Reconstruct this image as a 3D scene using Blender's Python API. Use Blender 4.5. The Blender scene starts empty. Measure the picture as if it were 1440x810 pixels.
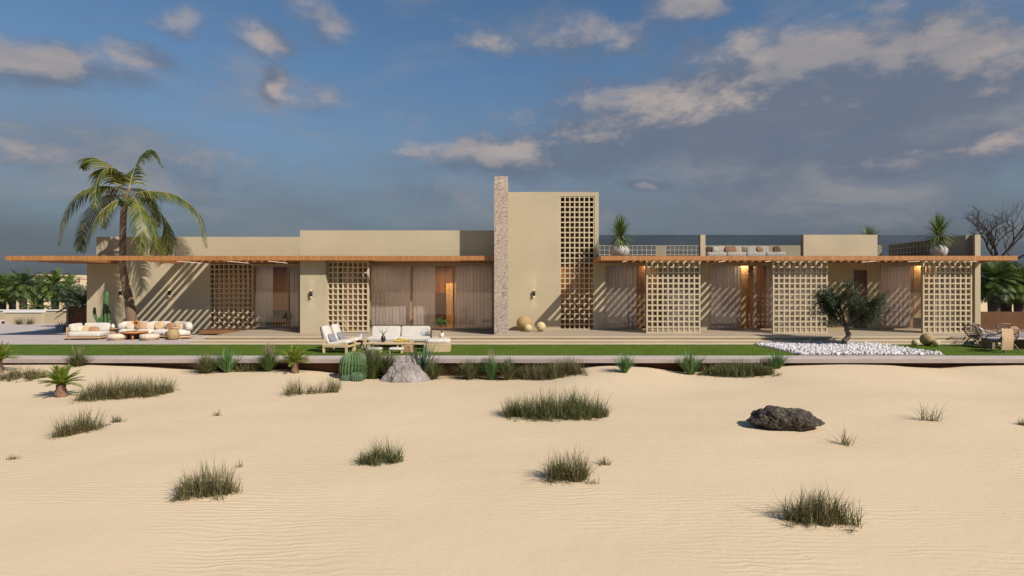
import bpy, bmesh, math, random
from mathutils import Vector, Matrix, noise
R = random.Random(7)
rad = math.radians
sc = bpy.context.scene
COL = sc.collection
F = 800.0; EYE = 2.0           # focal length in photo pixels, eye height over the deck
def PX(px, Y): return (px-720.0)*Y/F
def PZ(py, Y): return EYE-(py-405.0)*Y/F

# ------------------------------------------------------------------ materials
def new_mat(name):
    m = bpy.data.materials.new(name); m.use_nodes = True
    nt = m.node_tree; nt.nodes.clear()
    out = nt.nodes.new('ShaderNodeOutputMaterial')
    return m, nt, out
def N(nt, t, **kw):
    n = nt.nodes.new(t)
    for k, v in kw.items():
        if k in n.inputs.keys() if isinstance(k, str) else False: n.inputs[k].default_value = v
        else: setattr(n, k, v)
    return n
def L(nt, a, b): nt.links.new(a, b)
def ramp(nt, fac, stops):
    r = nt.nodes.new('ShaderNodeValToRGB'); e = r.color_ramp.elements
    while len(e) < len(stops): e.new(0.5)
    for i, (p, c) in enumerate(stops): e[i].position = p; e[i].color = (*c, 1)
    L(nt, fac, r.inputs[0]); return r.outputs[0]
def texco(nt, scale=(1,1,1), kind='Object'):
    t = nt.nodes.new('ShaderNodeTexCoord'); m = nt.nodes.new('ShaderNodeMapping'); m.inputs['Scale'].default_value = scale
    L(nt, t.outputs[kind], m.inputs[0]); return m.outputs[0]
def noise_n(nt, vec, scale, detail=4, rough=.55):
    n = nt.nodes.new('ShaderNodeTexNoise'); n.inputs['Scale'].default_value = scale; n.inputs['Detail'].default_value = detail
    n.inputs['Roughness'].default_value = rough; L(nt, vec, n.inputs['Vector']); return n
def mul(c, k): return tuple(min(1, x*k) for x in c)
def basic(name, col, rough=.7, var=.12, scale=3.0, bump=.1, bscale=40, metal=0, stretch=(1,1,1), spec=.5, dist=.01, island=0.0):
    m, nt, out = new_mat(name)
    p = nt.nodes.new('ShaderNodeBsdfPrincipled'); p.inputs['Roughness'].default_value = rough; p.inputs['Metallic'].default_value = metal
    p.inputs['Specular IOR Level'].default_value = spec
    v = texco(nt, stretch)
    n = noise_n(nt, v, scale, 5)
    c = ramp(nt, n.outputs[0], [(.3, mul(col, 1-var)), (.7, mul(col, 1+var))])
    if island:
        g = nt.nodes.new('ShaderNodeNewGeometry'); h = nt.nodes.new('ShaderNodeHueSaturation')
        mr = nt.nodes.new('ShaderNodeMapRange'); mr.inputs[3].default_value = 1-island; mr.inputs[4].default_value = 1+island
        L(nt, g.outputs['Random Per Island'], mr.inputs[0]); L(nt, mr.outputs[0], h.inputs['Value']); L(nt, c, h.inputs['Color']); c = h.outputs[0]
    L(nt, c, p.inputs['Base Color'])
    if bump:
        b = nt.nodes.new('ShaderNodeBump'); b.inputs['Strength'].default_value = bump; b.inputs['Distance'].default_value = dist
        n2 = noise_n(nt, v, bscale, 4); L(nt, n2.outputs[0], b.inputs['Height']); L(nt, b.outputs[0], p.inputs['Normal'])
    L(nt, p.outputs[0], out.inputs[0]); return m
def foliage(name, c1, c2, trans=.25, rough=.5, dry=None):
    m, nt, out = new_mat(name)
    p = nt.nodes.new('ShaderNodeBsdfPrincipled'); p.inputs['Roughness'].default_value = rough; p.inputs['Specular IOR Level'].default_value = .35
    g = nt.nodes.new('ShaderNodeNewGeometry')
    st = [(0, c1), (.75, c2)]
    if dry: st = [(0, c1), (.5, c2), (.68, c2), (.92, dry)]
    c = ramp(nt, g.outputs['Random Per Island'], st)
    L(nt, c, p.inputs['Base Color'])
    t = nt.nodes.new('ShaderNodeBsdfTranslucent'); L(nt, c, t.inputs[0])
    mx = nt.nodes.new('ShaderNodeMixShader'); mx.inputs[0].default_value = trans
    L(nt, p.outputs[0], mx.inputs[1]); L(nt, t.outputs[0], mx.inputs[2]); L(nt, mx.outputs[0], out.inputs[0]); return m
def stripes(name, col, axis, period, gap=.12, dark=.45, rough=.6, var=.2, grain=(1,1,1), bump=.4, pvar=.12):
    """boards: thin dark joints every `period` metres along an axis, each board its own tone, wood grain noise"""
    m, nt, out = new_mat(name)
    p = nt.nodes.new('ShaderNodeBsdfPrincipled'); p.inputs['Roughness'].default_value = rough
    t = nt.nodes.new('ShaderNodeTexCoord'); s = nt.nodes.new('ShaderNodeSeparateXYZ'); L(nt, t.outputs['Object'], s.inputs[0])
    d = nt.nodes.new('ShaderNodeMath'); d.operation = 'DIVIDE'; L(nt, s.outputs[axis], d.inputs[0]); d.inputs[1].default_value = period
    fr = nt.nodes.new('ShaderNodeMath'); fr.operation = 'FRACT'; L(nt, d.outputs[0], fr.inputs[0])
    fl = nt.nodes.new('ShaderNodeMath'); fl.operation = 'FLOOR'; L(nt, d.outputs[0], fl.inputs[0])
    wn = nt.nodes.new('ShaderNodeTexWhiteNoise'); wn.noise_dimensions = '1D'; L(nt, fl.outputs[0], wn.inputs['W'])
    lt = nt.nodes.new('ShaderNodeMath'); lt.operation = 'LESS_THAN'; L(nt, fr.outputs[0], lt.inputs[0]); lt.inputs[1].default_value = gap
    v = texco(nt, grain); n = noise_n(nt, v, 2.5, 6, .65)
    c = ramp(nt, n.outputs[0], [(.3, mul(col, 1-var)), (.7, mul(col, 1+var))])
    h = nt.nodes.new('ShaderNodeHueSaturation'); mr = nt.nodes.new('ShaderNodeMapRange'); mr.inputs[3].default_value = 1-pvar; mr.inputs[4].default_value = 1+pvar
    L(nt, wn.outputs[0], mr.inputs[0]); L(nt, mr.outputs[0], h.inputs['Value']); L(nt, c, h.inputs['Color'])
    mx = nt.nodes.new('ShaderNodeMix'); mx.data_type = 'RGBA'; L(nt, lt.outputs[0], mx.inputs[0]); L(nt, h.outputs[0], mx.inputs[6])
    mx.inputs[7].default_value = (*mul(col, dark), 1)
    L(nt, mx.outputs[2], p.inputs['Base Color'])
    inv = nt.nodes.new('ShaderNodeMath'); inv.operation = 'SUBTRACT'; inv.inputs[0].default_value = 1; L(nt, lt.outputs[0], inv.inputs[1])
    b = nt.nodes.new('ShaderNodeBump'); b.inputs['Strength'].default_value = bump; b.inputs['Distance'].default_value = .01
    L(nt, inv.outputs[0], b.inputs['Height']); L(nt, b.outputs[0], p.inputs['Normal'])
    L(nt, p.outputs[0], out.inputs[0]); return m
def glass_mat(name, tint, refl=1.0, rough=.02):
    m, nt, out = new_mat(name)
    t = nt.nodes.new('ShaderNodeBsdfTransparent'); t.inputs[0].default_value = (*tint, 1)
    g = nt.nodes.new('ShaderNodeBsdfGlossy'); g.inputs['Roughness'].default_value = rough
    f = nt.nodes.new('ShaderNodeLayerWeight'); f.inputs[0].default_value = .5
    pw_ = nt.nodes.new('ShaderNodeMath'); pw_.operation = 'POWER'; pw_.inputs[1].default_value = 5; L(nt, f.outputs['Facing'], pw_.inputs[0])
    k = nt.nodes.new('ShaderNodeMath'); k.operation = 'MULTIPLY_ADD'; k.inputs[1].default_value = .9*refl; k.inputs[2].default_value = .05*refl; L(nt, pw_.outputs[0], k.inputs[0])
    mx = nt.nodes.new('ShaderNodeMixShader'); L(nt, k.outputs[0], mx.inputs[0]); L(nt, t.outputs[0], mx.inputs[1]); L(nt, g.outputs[0], mx.inputs[2])
    L(nt, mx.outputs[0], out.inputs[0]); return m
def emit(name, col, s):
    m, nt, out = new_mat(name); e = nt.nodes.new('ShaderNodeEmission'); e.inputs[0].default_value = (*col, 1); e.inputs[1].default_value = s
    L(nt, e.outputs[0], out.inputs[0]); return m
def sand_mat():
    m, nt, out = new_mat('sand')
    p = nt.nodes.new('ShaderNodeBsdfPrincipled'); p.inputs['Roughness'].default_value = .95; p.inputs['Specular IOR Level'].default_value = .1
    v = texco(nt)
    n1 = noise_n(nt, v, .35, 5, .6)
    c = ramp(nt, n1.outputs[0], [(.3, (.595, .462, .305)), (.7, (.625, .490, .330))])
    n2 = noise_n(nt, v, 60, 3, .7)
    c2 = ramp(nt, n2.outputs[0], [(.28, (.80, .79, .78)), (.5, (1, 1, 1)), (.8, (1.0, 1.0, 1.0))])
    mm = nt.nodes.new('ShaderNodeMix'); mm.data_type = 'RGBA'; mm.blend_type = 'MULTIPLY'; mm.inputs[0].default_value = .6
    L(nt, c, mm.inputs[6]); L(nt, c2, mm.inputs[7]); L(nt, mm.outputs[2], p.inputs['Base Color'])
    # wind ripples, crests running across the view, strong in patches
    w = nt.nodes.new('ShaderNodeTexWave'); w.wave_type = 'BANDS'; w.bands_direction = 'Y'; w.wave_profile = 'SIN'
    v2 = texco(nt, (.42, 1, 1)); L(nt, v2, w.inputs['Vector'])
    w.inputs['Scale'].default_value = 3.4; w.inputs['Distortion'].default_value = 14.0; w.inputs['Detail'].default_value = 4.0
    w.inputs['Detail Scale'].default_value = .7; w.inputs['Detail Roughness'].default_value = .6
    n3 = noise_n(nt, texco(nt, (.5, 1, 1)), .9, 3)
    k = ramp(nt, n3.outputs[0], [(.42, (.05,)*3), (.70, (.85,)*3)])
    a = nt.nodes.new('ShaderNodeMath'); a.operation = 'MULTIPLY'; L(nt, w.outputs['Fac'], a.inputs[0]); L(nt, k, a.inputs[1])
    n4 = noise_n(nt, v, 26, 4, .7)
    a2 = nt.nodes.new('ShaderNodeMath'); a2.operation = 'MULTIPLY_ADD'; L(nt, n4.outputs[0], a2.inputs[0]); a2.inputs[1].default_value = .28; L(nt, a.outputs[0], a2.inputs[2])
    n5 = noise_n(nt, v, 2.2, 4, .6)
    a3 = nt.nodes.new('ShaderNodeMath'); a3.operation = 'MULTIPLY_ADD'; L(nt, n5.outputs[0], a3.inputs[0]); a3.inputs[1].default_value = 1.6; L(nt, a2.outputs[0], a3.inputs[2])
    b = nt.nodes.new('ShaderNodeBump'); b.inputs['Strength'].default_value = .45; b.inputs['Distance'].default_value = .016
    L(nt, a3.outputs[0], b.inputs['Height']); L(nt, b.outputs[0], p.inputs['Normal']); L(nt, p.outputs[0], out.inputs[0]); return m
def stone_clad():
    m, nt, out = new_mat('stone_cladding')
    p = nt.nodes.new('ShaderNodeBsdfPrincipled'); p.inputs['Roughness'].default_value = .9
    v0 = texco(nt)
    nz = noise_n(nt, v0, 2.0, 2)
    va = nt.nodes.new('ShaderNodeVectorMath'); va.operation = 'MULTIPLY_ADD'; L(nt, nz.outputs['Color'], va.inputs[0]); va.inputs[1].default_value = (.35,)*3; L(nt, v0, va.inputs[2])
    vo = nt.nodes.new('ShaderNodeTexVoronoi'); vo.feature = 'DISTANCE_TO_EDGE'; vo.inputs['Scale'].default_value = 6.6; L(nt, va.outputs[0], vo.inputs['Vector'])
    vc = nt.nodes.new('ShaderNodeTexVoronoi'); vc.inputs['Scale'].default_value = 6.6; L(nt, va.outputs[0], vc.inputs['Vector'])
    s = nt.nodes.new('ShaderNodeSeparateColor'); L(nt, vc.outputs['Color'], s.inputs[0])
    c = ramp(nt, s.outputs[0], [(0, (.44, .35, .29)), (.4, (.50, .395, .32)), (.7, (.47, .365, .315)), (1, (.54, .43, .33))])
    n = noise_n(nt, v0, 14, 6, .7); cc = ramp(nt, n.outputs[0], [(.3, (.8,)*3), (.7, (1.0,)*3)])
    mm = nt.nodes.new('ShaderNodeMix'); mm.data_type = 'RGBA'; mm.blend_type = 'MULTIPLY'; mm.inputs[0].default_value = 1; L(nt, c, mm.inputs[6]); L(nt, cc, mm.inputs[7])
    e = ramp(nt, vo.outputs[0], [(.015, (0,)*3), (.05, (1,)*3)])
    mj = nt.nodes.new('ShaderNodeMix'); mj.data_type = 'RGBA'; L(nt, e, mj.inputs[0]); mj.inputs[6].default_value = (.27, .20, .17, 1); L(nt, mm.outputs[2], mj.inputs[7])
    L(nt, mj.outputs[2], p.inputs['Base Color'])
    b = nt.nodes.new('ShaderNodeBump'); b.inputs['Strength'].default_value = .7; b.inputs['Distance'].default_value = .03
    ad = nt.nodes.new('ShaderNodeMath'); ad.operation = 'MULTIPLY_ADD'; L(nt, n.outputs[0], ad.inputs[0]); ad.inputs[1].default_value = .5; L(nt, e, ad.inputs[2])
    L(nt, ad.outputs[0], b.inputs['Height']); L(nt, b.outputs[0], p.inputs['Normal']); L(nt, p.outputs[0], out.inputs[0]); return m
def rock_mat(name, c1, c2, c3, sc_, bump):
    m, nt, out = new_mat(name)
    p = nt.nodes.new('ShaderNodeBsdfPrincipled'); p.inputs['Roughness'].default_value = .75
    v = texco(nt); n = noise_n(nt, v, sc_, 9, .72); c = ramp(nt, n.outputs[0], [(.3, c1), (.5, c2), (.7, c3)])
    L(nt, c, p.inputs['Base Color']); n2 = noise_n(nt, v, sc_*1.7, 10, .75)
    b = nt.nodes.new('ShaderNodeBump'); b.inputs['Strength'].default_value = bump; b.inputs['Distance'].default_value = .05
    L(nt, n2.outputs[0], b.inputs['Height']); L(nt, b.outputs[0], p.inputs['Normal']); L(nt, p.outputs[0], out.inputs[0]); return m

M = {}
M['sand'] = sand_mat()
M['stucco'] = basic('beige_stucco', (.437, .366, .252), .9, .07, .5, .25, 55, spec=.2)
M['stucco_warmlit'] = basic('warm_lit_stucco', (.40, .30, .17), .9, .06, 1.0, .2, 50, spec=.2)  # stucco copy, its yellow holds the warm light falling on that wall
M['lattice'] = basic('cream_lattice', (.52, .43, .29), .85, .08, 3, .15, 40, spec=.2)
M['stone'] = stone_clad()
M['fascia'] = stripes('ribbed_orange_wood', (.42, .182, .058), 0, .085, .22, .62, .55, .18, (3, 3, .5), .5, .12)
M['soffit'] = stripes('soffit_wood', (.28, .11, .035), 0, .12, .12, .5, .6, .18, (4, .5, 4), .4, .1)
M['deck'] = stripes('deck_boards', (.36, .285, .20), 1, .14, .06, .45, .75, .14, (.35, 3, 1), .3, .1)
M['litedge'] = basic('sunlit_edge', (.66, .54, .36), .8, .06, 2, 0)  # strip colour stands in for sunlight catching the board edges
M['step'] = stripes('step_boards', (.50, .40, .265), 1, .14, .04, .5, .75, .14, (.35, 3, 1), .3, .1)
M['concrete'] = basic('pale_concrete', (.44, .375, .345), .85, .08, 1.2, .3, 60, spec=.25)
M['slabface'] = basic('slab_concrete', (.34, .28, .25), .9, .1, 1.5, .5, 50, spec=.2)
M['brownwall'] = basic('brown_plaster', (.125, .060, .030), .9, .15, 1.2, .3, 40, spec=.15)
M['orange'] = stripes('warm_wood_panel', (.44, .22, .085), 0, .22, .03, .6, .45, .2, (4, 4, .3), .3, .1)
M['litwood'] = stripes('lit_wood_panel', (.58, .35, .145), 0, .3, .03, .7, .45, .15, (4, 4, .3), .3, .08)  # brighter copy of the panel wood, its lit look put into the colour
M['darkwood'] = stripes('dark_wood', (.085, .035, .018), 0, .2, .04, .5, .45, .3, (4, 4, .4), .3, .1)
M['interior'] = basic('interior_plaster', (.30, .20, .13), .9, .05, 1, 0)
M['floor_in'] = stripes('interior_floor', (.26, .12, .05), 1, .2, .03, .6, .35, .2, (.4, 3, 1), .2)
M['frame'] = basic('window_frame_metal', (.36, .27, .17), .45, .05, 2, 0, metal=.2)
M['glass'] = glass_mat('window_glass', (.86, .86, .87), 1.3)
M['tint'] = glass_mat('tinted_glass', (.80, .81, .82), .8)
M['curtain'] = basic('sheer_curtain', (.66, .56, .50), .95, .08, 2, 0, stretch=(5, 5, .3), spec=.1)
M['curtain_lit'] = basic('lit_curtain', (.74, .64, .55), .95, .06, 2, 0, stretch=(5, 5, .3), spec=.1)  # paler copy of the curtain, sunlight mixed into its colour
for nm in ('curtain', 'curtain_lit'):
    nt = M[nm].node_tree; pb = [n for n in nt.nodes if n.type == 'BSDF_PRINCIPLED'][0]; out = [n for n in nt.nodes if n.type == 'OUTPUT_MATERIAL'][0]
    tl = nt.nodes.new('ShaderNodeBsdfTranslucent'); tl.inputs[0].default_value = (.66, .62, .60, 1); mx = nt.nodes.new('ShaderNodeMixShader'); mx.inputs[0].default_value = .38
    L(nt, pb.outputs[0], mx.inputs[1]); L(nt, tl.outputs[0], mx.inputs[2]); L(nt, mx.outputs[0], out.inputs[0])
M['black'] = basic('black_metal', (.015, .014, .013), .4, .1, 3, 0)
M['white_fab'] = basic('off_white_fabric', (.58, .53, .47), .95, .05, 4, .3, 90, spec=.15)
M['sand_fab'] = basic('sand_fabric', (.52, .36, .22), .95, .2, 14, .3, 90, spec=.15)
M['rust_fab'] = basic('rust_fabric', (.36, .20, .11), .95, .2, 14, .3, 90, spec=.15)
M['cream_fab'] = basic('patterned_cream_fabric', (.62, .50, .38), .95, .35, 22, .3, 90, spec=.15)
M['olive_fab'] = basic('olive_fabric', (.25, .20, .12), .95, .2, 14, .3, 90, spec=.15)
M['brown_fab'] = basic('brown_fabric', (.16, .085, .05), .95, .2, 14, .3, 90, spec=.15)
M['grey_fab'] = basic('grey_fabric', (.22, .22, .25), .95, .1, 14, .3, 90, spec=.15)
M['teak'] = basic('teak', (.46, .29, .15), .6, .2, 3, .1, 30, stretch=(.6, 4, 4))
M['paleteak'] = basic('pale_teak', (.56, .42, .25), .6, .15, 3, .1, 30, stretch=(.6, 4, 4))
M['orangeteak'] = basic('orange_teak', (.42, .17, .06), .6, .2, 3, .1, 30)
M['wicker'] = basic('wicker', (.36, .25, .11), .8, .35, 30, .8, 45, dist=.02)
M['rattan'] = basic('grey_brown_rattan', (.23, .16, .11), .75, .3, 20, .6, 40)
M['straw'] = basic('yellow_straw', (.52, .42, .22), .8, .2, 25, .7, 40, dist=.02)
M['glassvase'] = glass_mat('vase_glass', (.75, .85, .82), 1.5)
M['ceramic'] = basic('white_ceramic', (.66, .60, .54), .4, .05, 3, 0)
M['pot'] = basic('grey_plaster_pot', (.42, .39, .38), .8, .1, 3, .3, 30)
M['led'] = emit('led_strip', (1, .78, .60), .8)
M['lampwarm'] = emit('warm_lamp', (1, .72, .42), 6)
M['palmtrunk'] = basic('palm_bark', (.20, .13, .085), .95, .5, 9, 1.0, 22, stretch=(1, 1, 3.5), dist=.04)
M['bark'] = basic('grey_bark', (.10, .08, .065), .95, .4, 8, 1.0, 20, dist=.03)
M['cycadtrunk'] = basic('cycad_trunk', (.22, .12, .08), .95, .5, 14, 1.0, 25, dist=.04)
M['darkbark'] = basic('dark_bark', (.045, .035, .03), .95, .3, 8, .6, 20)
M['palmleaf'] = foliage('coconut_leaflet', (.032, .058, .012), (.125, .155, .028), .30, .4, (.36, .27, .07))
M['palmrib'] = basic('frond_rib', (.26, .20, .10), .6, .2, 5, 0)
M['fan'] = foliage('fan_palm_leaf', (.030, .060, .014), (.15, .21, .035), .2, .5)
M['fandark'] = foliage('dark_palm_leaf', (.028, .056, .018), (.12, .17, .045), .2, .5)
M['olive'] = foliage('olive_leaf', (.012, .024, .010), (.068, .095, .040), .18, .5, (.16, .19, .11))
M['drygrass'] = foliage('dry_green_grass', (.070, .070, .026), (.18, .165, .065), .25, .7, (.38, .29, .16))
M['greengrass'] = foliage('green_grass', (.035, .075, .014), (.10, .16, .03), .2, .6, (.20, .22, .07))
M['darkgrass'] = foliage('dark_green_grass', (.042, .058, .018), (.13, .15, .048), .25, .6, (.32, .26, .13))
M['brightgreen'] = foliage('bright_strap_leaf', (.045, .12, .035), (.15, .27, .085), .2, .45)
M['agave'] = foliage('blue_green_agave', (.04, .075, .04), (.14, .20, .12), .12, .45)
M['cycad'] = foliage('cycad_leaf', (.06, .11, .010), (.22, .28, .03), .3, .4, (.34, .36, .07))
M['dracaena'] = foliage('dracaena_leaf', (.035, .065, .016), (.20, .26, .07), .25, .45)
M['cactus'] = basic('cactus_skin', (.055, .115, .035), .6, .2, 8, .3, 30)
M['cactusdark'] = basic('dark_cactus_skin', (.045, .085, .045), .65, .25, 12, .6, 35)
M['cactuspale'] = basic('cactus_ridge', (.15, .19, .08), .6, .2, 8, .3, 30)
M['seed'] = foliage('seed_heads', (.25, .19, .13), (.46, .36, .26), .2, .8)
M['flower'] = foliage('rust_flower', (.35, .10, .02), (.60, .25, .05), .2, .7)
M['drysprig'] = foliage('dry_mauve_sprig', (.20, .14, .12), (.34, .25, .22), .2, .8)
M['lawn'] = None
M['greyrock'] = rock_mat('grey_pink_rock', (.11, .09, .08), (.27, .23, .21), (.38, .33, .30), 3.2, .6)
M['blackrock'] = rock_mat('black_rock', (.012, .010, .008), (.05, .036, .024), (.26, .20, .14), 12, 1.0)
M['stonewhite'] = basic('white_stone', (.60, .56, .55), .7, .05, 8, 0, island=.32)
M['farwall'] = basic('far_cream_wall', (.62, .50, .34), .9, .05, .5, .1, 10, spec=.1)
M['farwall2'] = basic('far_tan_wall', (.44, .36, .25), .9, .05, .5, .1, 10, spec=.1)
M['whitetrim'] = basic('white_trim', (.70, .68, .64), .7, .03, 2, 0)
M['lemon'] = basic('lemon', (.62, .45, .04), .45, .1, 5, 0)
def lawn_mat():
    m, nt, out = new_mat('lawn_grass')
    p = nt.nodes.new('ShaderNodeBsdfPrincipled'); p.inputs['Roughness'].default_value = .9; p.inputs['Specular IOR Level'].default_value = .1
    v = texco(nt, (1, 1, 1)); a = noise_n(nt, v, 1.1, 4); b_ = noise_n(nt, texco(nt, (.6, 1, 1)), 45, 4, .7)
    c1 = ramp(nt, a.outputs[0], [(.3, (.082, .135, .012)), (.7, (.125, .185, .020))])
    c2 = ramp(nt, b_.outputs[0], [(.3, (.5,)*3), (.65, (1,)*3)])
    mm = nt.nodes.new('ShaderNodeMix'); mm.data_type = 'RGBA'; mm.blend_type = 'MULTIPLY'; mm.inputs[0].default_value = .9; L(nt, c1, mm.inputs[6]); L(nt, c2, mm.inputs[7])
    L(nt, mm.outputs[2], p.inputs['Base Color'])
    b = nt.nodes.new('ShaderNodeBump'); b.inputs['Strength'].default_value = .8; b.inputs['Distance'].default_value = .03; L(nt, b_.outputs[0], b.inputs['Height']); L(nt, b.outputs[0], p.inputs['Normal'])
    L(nt, p.outputs[0], out.inputs[0]); return m
M['lawn'] = lawn_mat()

# ------------------------------------------------------------------ mesh helpers
class MB:
    def __init__(s): s.v = []; s.f = []; s.sm = []
    def add(s, vs, fs, smooth=False, mat=None):
        o = len(s.v)
        for p in vs:
            p = Vector(p)
            s.v.append(mat @ p if mat else p)
        for f in fs: s.f.append([i+o for i in f]); s.sm.append(smooth)
    def box(s, x0, x1, y0, y1, z0, z1, mat=None):
        if x0 > x1: x0, x1 = x1, x0
        if y0 > y1: y0, y1 = y1, y0
        s.add([(x0,y0,z0),(x1,y0,z0),(x1,y1,z0),(x0,y1,z0),(x0,y0,z1),(x1,y0,z1),(x1,y1,z1),(x0,y1,z1)],
              [(0,3,2,1),(4,5,6,7),(0,1,5,4),(1,2,6,5),(2,3,7,6),(3,0,4,7)], False, mat)
    def tube(s, pts, rs, n=8, cap=True, smooth=True):
        pts = [Vector(p) for p in pts]; vs = []; fs = []
        if not isinstance(rs, (list, tuple)): rs = [rs]*len(pts)
        up = Vector((0,0,1))
        for i, p in enumerate(pts):
            t = (pts[min(i+1, len(pts)-1)]-pts[max(i-1, 0)]).normalized()
            a = t.cross(up)
            if a.length < .2: a = t.cross(Vector((0,1,0)))
            a.normalize(); b = t.cross(a)
            for k in range(n):
                w = 2*math.pi*k/n; vs.append(p+(a*math.cos(w)+b*math.sin(w))*rs[i])
        for i in range(len(pts)-1):
            for k in range(n):
                k2 = (k+1) % n; fs.append((i*n+k, i*n+k2, (i+1)*n+k2, (i+1)*n+k))
        if cap: fs.append(tuple(range(n-1, -1, -1))); fs.append(tuple(range((len(pts)-1)*n, len(pts)*n)))
        s.add(vs, fs, smooth)
    def lathe(s, prof, c=(0,0,0), n=16, ribs=0, ribamp=0):
        vs = []; fs = []
        for r, z in prof:
            for k in range(n):
                w = 2*math.pi*k/n; rr = r*(1+ribamp*(abs(math.cos(w*ribs/2))-.5)) if ribs else r
                vs.append((c[0]+rr*math.cos(w), c[1]+rr*math.sin(w), c[2]+z))
        m = len(prof)
        for i in range(m-1):
            for k in range(n):
                k2 = (k+1) % n; fs.append((i*n+k, i*n+k2, (i+1)*n+k2, (i+1)*n+k))
        fs.append(tuple(range(n-1, -1, -1))); fs.append(tuple(range((m-1)*n, m*n)))
        s.add(vs, fs, True)
    def cushion(s, c, size, mat=None, e=.35, nu=18, nv=10):
        """superellipsoid pillow: centre c, full size"""
        vs = []; fs = []
        def pw(x, k): return math.copysign(abs(x)**k, x)
        for j in range(nv+1):
            ph = -math.pi/2+math.pi*j/nv
            for i in range(nu):
                th = 2*math.pi*i/nu
                vs.append((c[0]+size[0]/2*pw(math.cos(ph), e*1.3)*pw(math.cos(th), e), c[1]+size[1]/2*pw(math.cos(ph), e*1.3)*pw(math.sin(th), e), c[2]+size[2]/2*pw(math.sin(ph), e*1.6)))
        for j in range(nv):
            for i in range(nu):
                i2 = (i+1) % nu; fs.append((j*nu+i, j*nu+i2, (j+1)*nu+i2, (j+1)*nu+i))
        s.add(vs, fs, True, mat)
    def blade(s, base, d, length, width, droop, segs=3, twist=0, side=None):
        """tapering grass or strap leaf that bends under gravity"""
        p = Vector(base); d = Vector(d).normalized()
        sd = Vector(side) if side else d.cross(Vector((0,0,1)))
        if sd.length < .05: sd = Vector((math.cos(twist), math.sin(twist), 0))
        sd.normalize(); vs = []; fs = []; st = length/segs
        for i in range(segs+1):
            t = i/segs; w = width*(1-t)**.7*.5 if i else width*.35
            if i == segs: vs.append(p.copy())
            else: vs += [p-sd*w, p+sd*w]
            p = p+d*st; d = (d+Vector((0,0,-droop*st/length))).normalized()
        for i in range(segs-1): fs.append((2*i, 2*i+1, 2*i+3, 2*i+2))
        fs.append((2*segs-2, 2*segs-1, 2*segs))
        s.add(vs, fs, False)
    def build(s, name, mat, parent=None, world=False):
        me = bpy.data.meshes.new(name)
        off = Vector((0,0,0))
        if world:
            q = parent
            while q is not None: off += q.location; q = q.parent
        me.from_pydata([tuple(v-off) for v in s.v], [], s.f); me.materials.append(mat)
        me.polygons.foreach_set('use_smooth', s.sm); me.update()
        o = bpy.data.objects.new(name, me); COL.objects.link(o)
        if parent: o.parent = parent
        return o
def mesh_thing(mb, name, mat, label, cat, group=None, kind=None, base=None):
    """a thing that is a single mesh; its origin moves to its base"""
    if base is None:
        n = len(mb.v); base = Vector((sum(v.x for v in mb.v)/n, sum(v.y for v in mb.v)/n, min(v.z for v in mb.v)))
    base = Vector(base)
    mb.v = [v-base for v in mb.v]
    o = mb.build(name, mat); o.location = base; tag(o, label, cat, group, kind); return o
def tag(o, label=None, cat=None, group=None, kind=None):
    if label: o['label'] = label
    if cat: o['category'] = cat
    if group: o['group'] = group
    if kind: o['kind'] = kind
    return o
def thing(name, label, cat, loc=(0,0,0), rz=0, group=None):
    o = bpy.data.objects.new(name, None); COL.objects.link(o); o.location = loc; o.rotation_euler = (0,0,rz)
    o.empty_display_size = .2
    return tag(o, label, cat, group)
KIDS = {}
def copy_tree(o, parent=None):
    c = o.copy(); COL.objects.link(c)
    if parent is not None: c.parent = parent
    for ch in [x for x in COL.objects if x.parent == o]: copy_tree(ch, c)
    return c
def bez(pts, n):
    """Catmull-Rom through the points"""
    pts = [Vector(p) for p in pts]; P = [pts[0]*2-pts[1]]+pts+[pts[-1]*2-pts[-2]]; out = []
    seg = len(pts)-1
    for k in range(n+1):
        t = k/n*seg; i = min(int(t), seg-1); u = t-i
        a, b, c, d = P[i], P[i+1], P[i+2], P[i+3]
        out.append(.5*((2*b)+(-a+c)*u+(2*a-5*b+4*c-d)*u*u+(-a+3*b-3*c+d)*u**3))
    return out
def T(x, y, z, rx=0, ry=0, rz=0):
    return Matrix.Translation((x,y,z)) @ Matrix.Rotation(rz, 4, 'Z') @ Matrix.Rotation(ry, 4, 'Y') @ Matrix.Rotation(rx, 4, 'X')

# ------------------------------------------------------------------ key planes
YF = 24.69    # canopy fascia
YFIN = 24.30  # stone fin front
YS = 25.20    # screens and front column
YPL = 25.75   # tall left parapet
YPR = 26.60   # right parapet and end wall
YG = 27.20    # glass of centre and right, tower wall
YW = 28.27    # left wall
YB = 32.6     # back of the house
ZC0, ZC1 = 3.205, 3.39
ZP = -.27     # platform top
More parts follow.
